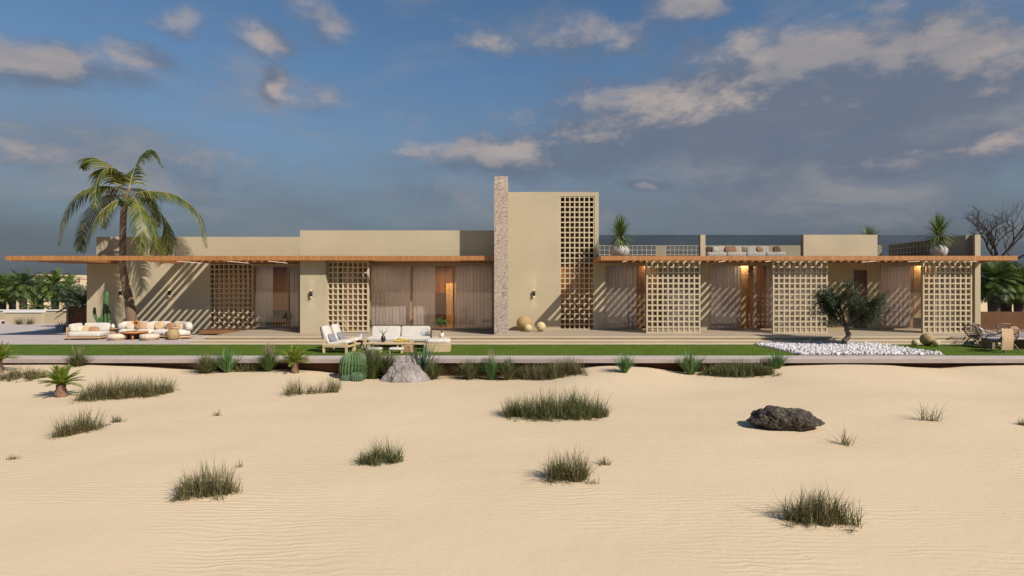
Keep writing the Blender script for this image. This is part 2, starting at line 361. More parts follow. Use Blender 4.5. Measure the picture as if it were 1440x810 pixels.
# ------------------------------------------------------------------ ground
prof = [(-400,512),(0,512),(60,511.5),(125,511.5),(190,514),(270,519),(300,521),(400,519),(440,521),(480,526),(560,530),(640,529),(690,531),(760,529),(815,517),(850,513),(900,515),(960,523),(1030,523),(1080,515),(1120,512.5),(1180,511),(1240,512),(1280,515.5),(1318,517),(1360,513.5),(1440,512),(1840,512)]
def contact(x):
    px = 720+x*F/18.75
    if px <= prof[0][0]: return PZ(512, 18.75)
    for (a, ya), (b, yb) in zip(prof, prof[1:]):
        if a <= px <= b:
            t = (px-a)/(b-a); t = t*t*(3-2*t)*.5+t*.5; return PZ(ya+(yb-ya)*t, 18.75)
    return PZ(512, 18.75)
def sst(a, b, x):
    t = max(0, min(1, (x-a)/(b-a))); return t*t*(3-2*t)
def gz(x, y):
    base = -.72+.07*noise.noise(Vector((x*.16, y*.22, 3.1)))+.028*noise.noise(Vector((x*.5, y*.8, 9.1)))
    base -= .10*sst(9, 3, y)
    if y < 19.4:
        t = sst(14.6, 18.6, y); return base*(1-t)+contact(x)*t
    if y < 36: return -1.3
    return -1.0
def hit(px, py):
    dx, dz = (px-720)/F, -(py-405)/F; y = 3.0
    while y < 18.7:
        if EYE+dz*y <= gz(dx*y, y): break
        y += .02
    return Vector((dx*y, y, gz(dx*y, y)))
mb = MB()
xs = [-3000,-800,-250,-100,-50]+[-36+i*.4 for i in range(181)]+[50,100,250,800,3000]
ys = [-300,-60,-15,-5]+[-2+i*.25 for i in range(76)]+[17.2+i*.1 for i in range(22)]+[19.41,24,30,36.1,45,70,120,300,900,3000]
for y in ys:
    for x in xs: mb.v.append(Vector((x, y, gz(x, y))))
W = len(xs)
for j in range(len(ys)-1):
    for i in range(W-1): mb.f.append([j*W+i, j*W+i+1, (j+1)*W+i+1, (j+1)*W+i]); mb.sm.append(True)
g = mb.build('sand_ground', M['sand']); g['kind'] = 'structure'; tag(g, 'pale rippled desert sand in front of the house')
# platform
mb = MB(); mb.box(-36, 36, 18.434, 36.0, -.43, ZP-.045)
o = mb.build('platform_slab', M['slabface']); tag(o, 'grey concrete slab edge above the sand', kind='structure')
mb = MB(); mb.box(-36, 36, 18.43, 19.12, ZP-.045, ZP); mb.box(-36, -12.7, 22.76, 36, ZP-.045, ZP); mb.box(-12.7, 36, 22.76, 23.3, ZP-.045, ZP)
mb.box(-12.7, 36, 23.3, 36, ZP-.045, ZP-.004)
o = mb.build('terrace_paving', M['concrete']); tag(o, 'pale paving around the lawn', kind='structure')
mb = MB(); mb.box(-36, 36, 18.80, 18.95, -1.4, -.43)
o = mb.build('foundation_wall', M['brownwall']); tag(o, 'brown foundation wall under the slab', kind='structure')
mb = MB(); mb.box(-36, 36, 19.12, 22.76, ZP-.045, ZP+.012)
o = mb.build('lawn', M['lawn']); tag(o, 'mown green lawn strip', kind='structure')
mb = MB(); mb.box(-12.6, 24, 23.30, 27.18, -.135, 0)
mb.box(-12.6, -9.4, 27.18, 28.26, -.135, 0)
o = mb.build('deck', M['deck']); tag(o, 'beige board deck along the house', kind='structure')
mb = MB(); mb.box(-13.1, 24, 23.05, 23.30, ZP-.003, -.135); mb.box(-12.58, 24, 23.302, 28.2, ZP-.003, -.139)
o = mb.build('deck_step', M['step']); tag(o, 'long beige step below the deck', kind='structure')

mb = MB(); mb.box(-12.6, 24, 23.27, 23.31, -.03, .008); mb.box(-13.1, 24, 23.02, 23.06, -.165, -.129)
o = mb.build('lit_edge_strips', M['litedge']); tag(o, 'added pale strips for the sunlit edges of the deck and step', kind='structure')
# short grass blades along the lawn, thickest at its edges: uncountable, one object
mb = MB()
for i in range(26000):
    x = R.uniform(-22, 22); y = 19.12+3.64*R.random()
    if 9.6 < x < 14.6: continue
    if R.random() < .12: y = 19.14+.05*R.random()
    a = R.uniform(0, 6.28); l = R.uniform(.025, .055)
    mb.blade((x, y, ZP+.01), (math.cos(a)*.5, math.sin(a)*.5, 1), l, .012, .3, 1, a)
o = mb.build('lawn_blades', M['greengrass']); tag(o, 'short green grass blades covering the lawn', 'grass', kind='stuff')

# ------------------------------------------------------------------ house
house = thing('house', 'long flat roofed beige desert house with orange wood canopy and stone fin', 'house', (0, 27, 0))
def hp(mb, name, mat, parent=None, label=None, split=False):
    if split:      # every box of the builder becomes a part of its own
        for q in range(0, len(mb.v), 8):
            m2 = MB(); m2.v = mb.v[q:q+8]; m2.f = [[i-q for i in f] for f in mb.f[q//8*6:q//8*6+6]]; m2.sm = [False]*6
            o = hp(m2, name, mat, parent)
        return o
    o = mb.build(name, mat, parent or house, world=True)
    if label: o['label'] = label
    return o
def xg(px): return PX(px, YG)
# walls
mb = MB(); mb.box(PX(122, YW), PX(294, YW), YW, YW+.3, ZP, 3.2); mb.box(PX(122, YW), PX(122, YW)+.3, YW+.3, YB, ZP, 3.2)
hp(mb, 'wall', M['stucco'], label='wide beige wall behind the coconut palm')
mb = MB(); mb.box(PX(422, YS), PX(458, YS), YS, YW+.3, 0, 3.203)
hp(mb, 'wall', M['stucco'], label='beige pier left of the centre lattice screen')
mb = MB(); mb.box(-.19, 2.28, YG, YG+.3, 0, 6.59); mb.box(2.28, 3.95, YG+.001, YG+.3, 6.39, 6.588); mb.box(3.95, 4.15, YG, YG+.3, 0, 6.59)
mb.box(-.19, -.0, YG+.3, 31, 0, 6.587); mb.box(3.97, 4.148, YG+.3, 31, 0, 6.587); mb.box(-.19, 4.15, 31, 31.2, 3.2, 6.59); mb.box(-.0, 3.97, YG+.3, 31, 6.40, 6.58)
hp(mb, 'tower_wall', M['stucco'], label='tall plain beige tower block beside the stone fin')
mb = MB(); mb.box(4.152, xg(850), YG+.01, YG+.3, 0, 3.2); mb.box(xg(986), xg(998), YG+.01, YG+.3, 0, 3.2)
hp(mb, 'wall', M['stucco'], split=True)
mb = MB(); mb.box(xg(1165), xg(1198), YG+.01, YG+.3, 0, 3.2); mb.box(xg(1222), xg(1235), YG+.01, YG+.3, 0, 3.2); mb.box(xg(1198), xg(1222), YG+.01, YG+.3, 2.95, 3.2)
hp(mb, 'wall', M['stucco_warmlit'], split=True)
mb = MB(); mb.box(21.65, 21.91, YPR, YB+.1, -.2, 4.49)
hp(mb, 'wall', M['stucco'], label='beige end wall at the right of the house')
mb = MB(); mb.box(-21.1, 21.7, YB, YB+.2, ZP, 3.2); hp(mb, 'rear_wall', M['interior'])
# roof slabs
mb = MB()
mb.box(-21.1, -9.4, YW+.005, YB+.2, ZC0, ZC1); mb.box(-9.4, -.2, YG, YB+.2, ZC0, ZC1-.002); mb.box(4.15, 21.64, YG-.0, YB+.2, ZC0, ZC1)
mb.box(0, 3.97, YG+.31, 30.99, ZC0, ZC1)
hp(mb, 'roof', M['stucco'])
# parapets
mb = MB(); mb.box(PX(135, YW), -9.3, YW+.02, YW+.3, ZC1, PZ(333, YW)); mb.box(PX(135, YW), PX(135, YW)+.25, YW+.3, YB, ZC1, PZ(333, YW)-.002)
hp(mb, 'parapet', M['stucco'], label='lower left roof parapet behind the coconut palm')
mb = MB(); z = PZ(324, YPL); mb.box(PX(422, YPL), -.772, YPL, YPL+.3, ZC1-.005, z); mb.box(PX(422, YPL), PX(422, YPL)+.25, YPL+.3, 31, ZC1-.005, z-.002); mb.box(PX(422, YPL), -.2, 31, 31.2, ZC1-.005, z-.004)
hp(mb, 'parapet', M['stucco'], label='taller beige roof parapet left of the stone fin')
mb = MB(); z = 4.49
mb.box(PX(985, YPR), PX(992, YPR), YPR, YPR+.28, ZC1-.01, z); mb.box(PX(1130, YPR), PX(1234, YPR), YPR, YPR+.28, ZC1-.01, z)
hp(mb, 'parapet', M['stucco'], split=True)
YR = 32.5
def xr(px): return PX(px, YR)
mb = MB(); zr = PZ(345, YR); mb.box(xr(923), xr(936), YR, YR+.2, ZC1, zr); mb.box(xr(1034), xr(1240), YR, YR+.2, ZC1, zr)
mb.box(21.45, 21.645, YPR+.3, 29.2, ZC1, 4.488)
hp(mb, 'parapet', M['stucco'], split=True)
mb = MB(); mb.box(PX(294, YW)+.002, -9.4, YW+.001, YW+.3, ZP, .018); hp(mb, 'plinth', M['slabface'])
# stone fin
mb = MB(); mb.box(PX(695, YFIN), PX(714, YFIN), YFIN, YG+.6, -.02, PZ(248, YFIN)); fin = hp(mb, 'stone_fin', M['stone'], label='tall narrow fin of pinkish crazy stone')
# lattices
def lattice(x0, x1, z0, z1, y0, dep, nc, nr, t=.05, yaxis=False):
    mb = MB()
    for i in range(nc+1):
        x = x0+(x1-x0-t)*i/nc
        if yaxis: mb.box(y0, y0+dep, x, x+t, z0, z1)
        else: mb.box(x, x+t, y0, y0+dep, z0, z1)
    for j in range(nr+1):
        z = z0+(z1-z0-t)*j/nr
        if yaxis: mb.box(y0+.006, y0+dep-.006, x0+.003, x1-.003, z, z+t)
        else: mb.box(x0+.003, x1-.003, y0+.006, y0+dep-.006, z+(.002 if j == 0 else -.002 if j == nr else 0), z+t-(.002 if j == nr else 0))
    return mb
SCR = []
def screen(a, b, Y, z0, z1, nc, nr, dep, t, label):
    SCR.append(hp(lattice(PX(a, Y), PX(b, Y), z0, z1, Y, dep, nc, nr, t), 'lattice_screen', M['lattice'], label=label))
screen(294, 355, YW, .02, 3.2, 9, 13, .16, .05, 'shaded lattice screen left of the dining room glass')
screen(460, 518, YS+.3, .02, 3.2, 8, 13, .2, .055, 'sunlit lattice screen right of the beige pier')
hp(lattice(2.28, 3.95, .0, 6.39, YG+.02, .22, 7, 26, .054), 'lattice_screen', M['lattice'], label='tall narrow lattice in the tower')
screen(909, 985, YS, .0, 3.2, 10, 13, .11, .064, 'lattice screen nearest the tower under the right canopy')
screen(1087, 1164, YS, .0, 3.2, 10, 13, .11, .064, 'lattice screen behind the left side of the olive tree')
screen(1298, 1367, YS, .0, 3.2, 9, 13, .11, .064, 'rightmost lattice screen under the canopy')
hp(lattice(4.2, xr(923), ZC1, zr, YR, .12, 15, 4, .035), 'roof_lattice', M['lattice'])
hp(lattice(xr(936), xr(1034), ZC1, zr, YR, .12, 16, 4, .035), 'roof_lattice', M['lattice'])
hp(lattice(29.2, 32.5, ZC1, 4.48, 21.5, .12, 13, 4, .035, True), 'roof_lattice', M['lattice'])
# canopies
def canopy(x0, x1, cells, yb, endl, endr):
    mb = MB(); mb.box(x0, x1, YF, YF+.11, ZC0-.005, ZC1+.005)
    if endl: mb.box(x0, x0+.11, YF+.11, yb, ZC0-.004, ZC1+.004)
    if endr: mb.box(x1-.11, x1, YF+.11, yb, ZC0-.004, ZC1+.004)
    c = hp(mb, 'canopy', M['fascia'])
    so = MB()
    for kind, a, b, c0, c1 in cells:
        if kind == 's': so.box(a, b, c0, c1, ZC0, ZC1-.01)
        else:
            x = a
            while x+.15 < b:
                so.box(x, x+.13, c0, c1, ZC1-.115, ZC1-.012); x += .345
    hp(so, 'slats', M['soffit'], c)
    return c
xc = PX(8, YF)
cl = canopy(xc, -.772, [('s', xc+.11, -19.4, YF+.11, YW-.003), ('s', -19.4, -16.62, YF+.11, 25.05), ('s', -16.62, -16.5, YF+.11, YW-.003),
    ('l', -16.35, -14.9, YF+.11, YW-.08), ('l', -14.88, -9.5, YF+.11, 26.4), ('s', -14.9, -9.5, 26.4, YW-.003), ('s', -9.5, -6.15, YF+.11, YG-.003), ('s', -6.15, -.775, 25.70, YG-.003), ('s', -6.15, -.775, YF+.11, YF+.15)], YW, True, False)
cl['label'] = 'orange wood canopy of the left wing'
xe = PX(1431, YF)
cr = canopy(3.86, xe, [('l', 4.12, xe-.2, YF+.11, 26.45), ('s', 3.97, xe-.11, 26.45, YG-.002)], YG-.002, True, True)
cr['label'] = 'orange wood canopy of the right wing'
# light bars under the canopies
def bar(px, y0, ln, z=ZC0-.03):
    x = PX(px, YF); mb = MB(); mb.box(x-.013, x+.013, y0, y0+ln, z-.012, z+.012)
    hp(mb, 'light_bar', M['led'], cl if px < 720 else cr)
for px in (246, 317, 376): bar(px, 24.85, 2.0)
for px, l in ((881, .7), (1022, .8), (1086, .5), (1235, 1.0), (1297, .7), (1377, .8)): bar(px, 24.85, l)
# glass railings
for a, b, yy in ((842, 1236, YR+.09), (842, 985, YPR+.1), (992, 1130, YPR+.1), (1234, 1371, YPR+.1)):
    mb = MB(); mb.box(PX(a, yy)+.01, PX(b, yy)-.01, yy, yy+.015, (ZC1 if yy < 29 else zr+.002), PZ(330, yy)-(.02 if yy < 29 else 0)); hp(mb, 'glass_railing', M['tint'])
# wall lamps
def sconce(px, Y, z=1.75):
    x = PX(px, Y); mb = MB()
    mb.lathe([(.055, -.14), (.055, .14)], (x, Y-.10, z), 12); mb.box(x-.03, x+.03, Y-.06, Y-.001, z-.05, z+.05)
    o = hp(mb, 'wall_lamp', M['black'])
    for s in (-1, 1):
        b = MB(); b.lathe([(.04, -.003), (.04, .003)], (x, Y-.10, z+s*.143), 10); hp(b, 'lens', M['lampwarm'], o)
        ld = bpy.data.lights.new('wall_spot', 'SPOT'); ld.energy = 4.5; ld.color = (1, .74, .42); ld.spot_size = rad(70); ld.spot_blend = .9; ld.shadow_soft_size = .03
        lo = bpy.data.objects.new('wall_spot', ld); COL.objects.link(lo); lo.location = (x, Y-.13, z+s*.17); lo.rotation_euler = (rad(0 if s < 0 else 180), 0, 0)
for px, Y in ((239.5, YW), (171, YW), (438.5, YS), (751, YG)): sconce(px, Y)

# windows: frame + pane
def window(a, b, Y, posts, label=None, z1=3.2):
    x0, x1 = PX(a, Y), PX(b, Y); mb = MB(); t = .07
    mb.box(x0, x1, Y, Y+.1, 0.0, .06); mb.box(x0, x1, Y, Y+.1, z1-.14, z1-.003)
    for p in posts:
        x = PX(p, Y); x = min(max(x, x0), x1-t); mb.box(x, x+t, Y-.004, Y+.104, .001, z1-.005)
    o = hp(mb, 'window', M['frame'], label=label)
    g = MB(); g.box(x0+.01, x1-.01, Y+.045, Y+.053, .06, z1-.14); hp(g, 'pane', M['glass'], o)
    return o
window(355, 421.5, YW, (355, 404.5, 421), 'sliding glass of the dining room')
window(518.5, 694, YG, (519, 577, 637, 692), 'wide sliding glass of the centre room')
window(850, 986, YG, (850, 908, 984), 'glass of the right bay nearest the tower')
window(998, 1165, YG, (998, 1087, 1163), 'glass of the middle right bay')
window(1235, 1356, YG, (1235, 1297, 1354), 'glass of the last right bay')
# door
mb = MB(); x0, x1 = xg(1198), xg(1222); mb.box(x0, x0+.08, YG, YG+.2, 0, 2.95); mb.box(x1-.08, x1, YG, YG+.2, 0, 2.95); mb.box(x0+.08, x1-.08, YG, YG+.2, 2.87, 2.95); mb.box(x0+.08, x1-.08, YG, YG+.2, 0, .08)
d = hp(mb, 'door', M['frame'], label='dark wood door behind the olive tree')
mb = MB(); mb.box(x0+.08, x1-.08, YG+.08, YG+.13, .08, 2.87); hp(mb, 'door_leaf', M['darkwood'], d)
mb = MB(); mb.tube([(x1-.16, YG+.04, .9), (x1-.16, YG+.04, 1.3)], .015, 6); hp(mb, 'handle', M['black'], d)
# interior
mb = MB(); mb.box(-15.0, -.2, YG+.11, YB, -.2, -.003); mb.box(4.16, 21.6, YG+.11, YB, -.2, -.003); mb.box(0, 3.96, YG+.3, 31, -.2, -.003)
hp(mb, 'interior_floor', M['floor_in'], split=True)
mb = MB(); mb.box(-15.05, -14.9, YW+.3, YB, 0, 3.2); mb.box(-9.35, -8.3, YW+.3, YB, 0, 3.2); mb.box(xg(990)-.05, xg(990)+.1, YG+.31, YB, 0, 3.2); mb.box(xg(1180), xg(1180)+.15, YG+.31, YB, 0, 3.2); mb.box(xg(1232), xg(1232)+.15, YG+.31, YB, 0, 3.2)
mb.box(-8.3, -8.15, YG+.1, YW+.3, 0, 3.2)
hp(mb, 'interior_wall', M['interior'], split=True)
# warm wood walls inside, with openings and cabinets
mb = MB(); mb.box(-8.1, -.25, 31.4, 31.5, 0, 3.2); hp(mb, 'wood_panelling', M['orange'], label='orange wood back wall of the centre room')
mb = MB(); mb.box(PX(612, 30.2), PX(627, 30.2), 30.2, 30.6, .25, 1.75); hp(mb, 'cabinet', M['darkwood'], label='dark shelf unit seen through the centre glass')
mb = MB(); mb.box(PX(627.5, 30.0), PX(650, 30.0), 30.0, 31.39, 0, 2.25); hp(mb, 'wood_panelling', M['litwood'], label='lit wood partition of the centre room')
mb = MB(); mb.box(-14.9, -9.4, 32.3, 32.4, 0, 3.2); hp(mb, 'wood_panelling', M['orange'], label='wood back wall of the dining room')
mb = MB(); mb.box(4.2, 21.6, 31.6, 31.7, 0, 3.2); hp(mb, 'wood_panelling', M['orange'], label='wood back wall of the right rooms')
mb = MB(); mb.box(0, 3.96, 28.6, 28.7, 0, 6.4); hp(mb, 'wood_panelling', M['orange'], label='brown wall behind the tower lattice')
YP = 27.75
mb = MB(); mb.box(PX(896, YP), PX(911, YP), YP, YP+.08, 0, 3.2); mb.box(PX(914, YP), PX(933, YP), YP+.5, YP+.58, 0, 3.2); hp(mb, 'wood_panelling', M['orange'], split=True)
mb = MB(); mb.box(PX(1042, YP), PX(1052.5, YP), YP, YP+.08, 0, 3.1); mb.box(PX(1285, YP), PX(1298, YP), YP, YP+.08, .55, 3.15); hp(mb, 'wood_panelling', M['litwood'], split=True)
mb = MB(); mb.box(PX(1064, YP), PX(1077, YP), YP+.2, YP+.28, 0, 3.1); mb.box(PX(1279, YP), PX(1284, YP), YP, YP+.08, 0, 3.1); mb.box(PX(1303, YP), PX(1313, YP), YP, YP+.08, .4, 3.1); hp(mb, 'wood_panelling', M['orange'], split=True)
mb = MB(); mb.box(PX(1052.5, YP), PX(1064, YP), YP+.9, YP+.98, 0, 3.1); mb.box(PX(1278, YP), PX(1314, YP), YP+.4, YP+.9, 0, .5); hp(mb, 'cabinet', M['darkwood'], split=True)

# interior lamps: flush ceiling discs with real area lights
def ceil_lamp(x, y, e, z=3.2, size=.5, col=(1, .72, .47)):
    mb = MB(); mb.lathe([(.16, -.03), (.16, 0)], (x, y, z), 16); hp(mb, 'ceiling_lamp', M['lampwarm'])
    ld = bpy.data.lights.new('ceiling_light', 'AREA'); ld.shape = 'DISK'; ld.size = size; ld.energy = e; ld.color = col
    lo = bpy.data.objects.new('ceiling_light', ld); COL.objects.link(lo); lo.location = (x, y, z-.05)
LAMPS = [(-3.8, 29.3, 90), (-6.3, 28.6, 26), (-1.9, 28.6, 14), (-12, 30.0, 40), (5.6, 28.6, 13), (10.3, 28.6, 13), (14.2, 28.6, 20), (18.6, 28.6, 16), (6.7, 27.6, 10), (11.3, 27.62, 15), (12.6, 29.6, 20), (20, 27.62, 15), (19.5, 29.5, 24), (2, 28.2, 14), (16.6, 26.4, 0)]
for x, y, e in LAMPS:
    if e: ceil_lamp(x, y, e)

# curtains
def curtain(a, b, Y, label, mat='curtain', z0=.03, z1=3.06, amp=.016, per=.17):
    x0, x1 = PX(a, Y), PX(b, Y); n = max(8, int((x1-x0)/per*6)); mb = MB(); ph = R.uniform(0, 6)
    zs = [z0, z0+.5, 1.6, z1]; rows = []
    for k, z in enumerate(zs):
        r = []
        for i in range(n+1):
            u = x0+(x1-x0)*i/n
            w = amp*(math.sin(u/per*6.283+ph+.6*math.sin(u*3.1))*.7+.5*math.sin(u/per*2.7+1.3*k*.3))*(1.0 if k < 3 else .7)
            r.append((u, Y+w, z))
        rows.append(r)
    for dy, flip in ((0, False),):
        vs = [(p[0], p[1]+dy, p[2]) for r in rows for p in r]; W_ = n+1; fs = []
        for j in range(len(zs)-1):
            for i in range(n):
                f = (j*W_+i, j*W_+i+1, (j+1)*W_+i+1, (j+1)*W_+i); fs.append(f[::-1] if flip else f)
        mb.add(vs, fs, True)
    return mesh_thing(mb, 'curtain', M[mat], label, 'curtain', 'curtains behind the glass')
YC = YG+.22
curtain(522, 577, YC, 'broad sunlit curtain behind the white lawn sofa', 'curtain_lit')
curtain(581, 612, YC, 'curtain left of the orange doorway, behind the lawn sofa', 'curtain_lit')
curtain(641, 692, YC, 'shaded curtain between the orange doorway and the stone fin')
curtain(360, 384, YW+.25, 'dim curtain beside the shaded lattice of the dining room')
curtain(406, 420, YW+.25, 'dim curtain touching the beige pier at the dining room')
curtain(850, 895, YC, 'curtain with diagonal sun streaks right of the tower lattice')
curtain(934, 984, YC, 'curtain behind the right part of the first right screen')
curtain(998, 1041, YC, 'streaked curtain left of the lit wood panel, second right bay')
curtain(1059.5, 1064, YC+.1, 'very narrow curtain strip between two wood panels')
curtain(1077, 1163, YC, 'curtain behind the screen left of the olive tree')
curtain(1236, 1280, YC, 'streaked curtain right of the olive tree')
curtain(1314, 1354, YC, 'brightest lit curtain behind the rightmost screen', 'curtain_lit')

# ------------------------------------------------------------------ dining set indoors
def dining_chair():
    r = thing('dining_chair', '', 'chair'); a = MB(); a.box(-.2, .2, -.2, .2, .42, .47); a.build('seat', M['darkwood'], r)
    a = MB(); a.box(-.2, .2, .17, .21, .5, .9); a.build('backrest', M['darkwood'], r)
    for x in (-.18, .18):
        for y in (-.18, .18):
            a = MB(); a.tube([(x, y, .42), (x*1.08, y*1.08, 0)], .018, 6); a.build('leg', M['darkwood'], r)
    return r
tb = thing('dining_table', 'dark dining table seen through the left glass', 'table', (PX(393, 29.6), 29.6, 0))
a = MB(); a.box(-.8, .8, -.45, .45, .70, .75); a.build('table_top', M['darkwood'], tb)
for x in (-.7, .7):
    for y in (-.36, .36): a = MB(); a.box(x-.03, x+.03, y-.03, y+.03, 0, .70); a.build('leg', M['darkwood'], tb)
c0 = dining_chair(); first = True
for px, dy, rz, lab in ((386, -.7, math.pi, 'dark dining chair nearest the curtain, front of the indoor table'), (393, -.7, math.pi, 'middle dark dining chair in front of the indoor table'), (400, -.7, math.pi, 'dark dining chair nearest the window post, front of the indoor table')):
    c = c0 if first else copy_tree(c0); first = False
    c.location = (PX(px, 28.95), 29.6+dy, 0); c.rotation_euler.z = rz; tag(c, lab, 'chair', 'chairs at the indoor dining table')

# ------------------------------------------------------------------ furniture
def pillow(loc, size, rx, rz, mat, label, group, lean=0):
    mb = MB(); mb.cushion((0,0,0), size, None, .45, 16, 8)
    o = mb.build('throw_pillow', M[mat]); o.location = loc; o.rotation_euler = (rx, lean, rz); tag(o, label, 'pillow', group); return o
# left daybed
Yd = 25.25
r = thing('daybed', 'low white corner daybed with wood base at the far left of the terrace', 'daybed', (PX(126, Yd), Yd, ZP), rad(6))
a = MB(); a.box(-.66, .66, -.42, .42, .07, .14); a.build('base', M['teak'], r)
for x in (-.6, .6):
    for y in (-.34, .34): a = MB(); a.box(x-.03, x+.03, y-.03, y+.03, 0, .07); a.build('leg', M['teak'], r)
a = MB(); a.cushion((0, -.02, .25), (1.30, .84, .22), None, .13); a.build('seat_cushion', M['white_fab'], r)
a = MB(); a.cushion((0,0,0), (1.05, .18, .36), T(.12, .36, .52, rad(-14)), .16); a.build('back_cushion', M['white_fab'], r)
a = MB(); a.cushion((0,0,0), (.18, .7, .36), T(-.55, -.0, .52, 0, rad(-14)), .16); a.build('back_cushion', M['white_fab'], r)
a = MB(); a.box(-.71, -.66, -.42, .42, .07, .56); a.box(-.66, .5, .43, .48, .07, .56); a.build('back_frame', M['teak'], r)
for px, py, m, lab in ((115, 463, 'cream_fab', 'patterned cream pillow nearest the left end of the daybed'), (123, 463, 'sand_fab', 'tan pillow second from left on the daybed'), (132, 464, 'rust_fab', 'orange tan pillow on the right of the daybed')):
    pillow((PX(px, 25.28), 25.28, PZ(py, 25.28)-.02), (.42, .14, .36), rad(-18), rad(8), m, lab, 'pillows on the daybed')
# side table + vases
Yt = 25.9
r = thing('side_table', 'small wood side table between daybed and curved sofa', 'table', (PX(157.5, Yt), Yt, ZP))
a = MB(); a.box(-.2, .2, -.17, .17, .40, .44); a.build('table_top', M['teak'], r)
a = MB(); a.box(-.1, .1, -.1, .1, 0, .40); a.build('leg', M['teak'], r)
a = MB(); a.lathe([(.05, 0), (.085, .06), (.07, .13), (.025, .18), (.03, .2)], (0,0,0), 14); o = a.build('vase', M['ceramic']); o.location = (PX(158.8, Yt), Yt, ZP+.44); tag(o, 'taller white vase on the wood side table', 'vase')
a = MB(); a.lathe([(.05, 0), (.075, .04), (.06, .1), (.04, .11)], (0,0,0), 14); o = a.build('bowl', M['ceramic']); o.location = (PX(153, Yt), Yt, ZP+.44); tag(o, 'small white pot left of the taller vase on the side table', 'pot')
# curved sofa
Yq = 26.0
r = thing('curved_sofa', 'long white curved sofa on the terrace in front of the palm', 'sofa', (PX(220, Yq), Yq, ZP))
def arc(u):   # u 0..1 along the sofa, ends sweep towards the viewer
    x = -1.58+3.2*u; y = -.95*max(0, (u-.62)/.38)**2*.75-.25*max(0, (.15-u)/.15)**2; return x, y
def arcband(off0, off1, z0, z1, u0, u1, n=14, crown=0):
    mb = MB(); vs = []; fs = []
    for i in range(n+1):
        u = u0+(u1-u0)*i/n; x, y = arc(u); x2, y2 = arc(u+.01); t = Vector((x2-x, y2-y, 0)).normalized(); nn = Vector((-t.y, t.x, 0))
        e = min(1, min(i, n-i)/1.2+.25); pa = Vector((x, y, 0))
        zc = z0+(z1-z0)*(.55+.45*e)
        for q, zz in ((off0, z0), (off1, z0), (off1, zc-.0), ((off0+off1)/2, zc+crown), (off0, zc-.03)):
            p = pa+nn*q; vs.append((p.x, p.y, zz))
    for i in range(n):
        for k in range(5): k2 = (k+1) % 5; fs.append((i*5+k, i*5+k2, (i+1)*5+k2, (i+1)*5+k))
    fs.append((4,3,2,1,0)); fs.append(tuple(n*5+k for k in range(5))); mb.add(vs, fs, True); return mb
arcband(-.42, .42, .06, .16, 0, 1).build('base', M['teak'], r)
for k in range(4):
    arcband(-.42, .30, .16, .38, .25*k+.003, .25*k+.247, 8, .04).build('seat_cushion', M['white_fab'], r)
for k in range(3):
    arcband(.16, .40, .38, .72, .33*k+.01, .33*k+.325, 8, .02).build('back_cushion', M['white_fab'], r)
for i, u in enumerate((.04, .35, .65, .96)):
    x, y = arc(u); a = MB(); a.box(x-.04, x+.04, y-.2, y+.2, 0, .06); a.build('leg', M['teak'], r)
for i, (px, m, lab) in enumerate(((185, 'cream_fab', 'patterned cream pillow at the left end of the curved sofa'), (196, 'rust_fab', 'rust pillow right of the flower vase on the curved sofa'), (203, 'sand_fab', 'tan pillow between rust and patterned ones on the curved sofa'), (212, 'cream_fab', 'patterned cream pillow in the middle of the curved sofa'), (224, 'sand_fab', 'wide tan pillow right of the middle on the curved sofa'), (241, 'rust_fab', 'small orange pillow above the wicker pouf'), (254, 'sand_fab', 'tan folded pillow on the right of the curved sofa'))):
    pillow((PX(px, 25.95), 25.95-(.1 if px > 235 else 0), ZP+.56-(.04 if px > 235 else 0)), (.40, .13, .36), rad(-16), rad(R.uniform(-12, 12)), m, lab, 'pillows on the curved sofa', rad(R.uniform(-10, 10)))
# ottomans, coffee table, pouf
for px, lab in ((164.5, 'round cream ottoman near the daybed'), (210.5, 'round cream ottoman right of the terrace coffee table')):
    r = thing('ottoman', lab, 'ottoman', (PX(px, 24.85), 24.85, ZP), 0, 'round ottomans on the terrace')
    a = MB(); a.lathe([(.30, 0), (.33, .04), (.33, .06)], (0,0,0), 24); a.build('base', M['teak'], r)
    a = MB(); a.lathe([(.33, .06), (.385, .10), (.385, .2), (.34, .255), (.2, .272), (.02, .275)], (0,0,0), 24); a.build('seat_cushion', M['cream_fab'], r)
r = thing('coffee_table', 'round orange wood coffee table on the terrace', 'table', (PX(189, 25.2), 25.2, ZP))
a = MB(); a.lathe([(.5, .28), (.52, .30), (.52, .33), (.5, .35)], (0,0,0), 28); a.lathe([(.33, .20), (.33, .24)], (.45, .12, 0), 24); a.build('table_top', M['orangeteak'], r)
for k in range(3):
    w = k*2.1+.9; a = MB(); a.tube([(.3*math.cos(w), .3*math.sin(w), .28), (.34*math.cos(w), .34*math.sin(w), 0)], .05, 8); a.build('leg', M['orangeteak'], r)
r = thing('flower_vase', 'glass vase with rust coloured flowers on the terrace coffee table', 'vase', (PX(191.5, 25.2), 25.15, ZP+.35))
a = MB(); a.lathe([(.05, 0), (.07, .08), (.05, .16), (.06, .2)], (0,0,0), 12); a.build('vase', M['glassvase'], r)
a = MB()
for i in range(90):
    w = R.uniform(0, 6.28); e = R.uniform(.2, 1.2); d = Vector((math.cos(w)*math.cos(e), math.sin(w)*math.cos(e), math.sin(e)))
    p = Vector((0,0,.27))+d*R.uniform(.03, .2)+Vector((0,0,.02)); a.blade(p, (R.uniform(-1,1), R.uniform(-1,1), R.uniform(0,1)), .09, .06, .3, 2)
a.build('flowers', M['flower'], r)
r = thing('wicker_pouf', 'round wicker pouf standing before the curved sofa', 'pouf', (PX(243.5, 24.95), 24.95, ZP))
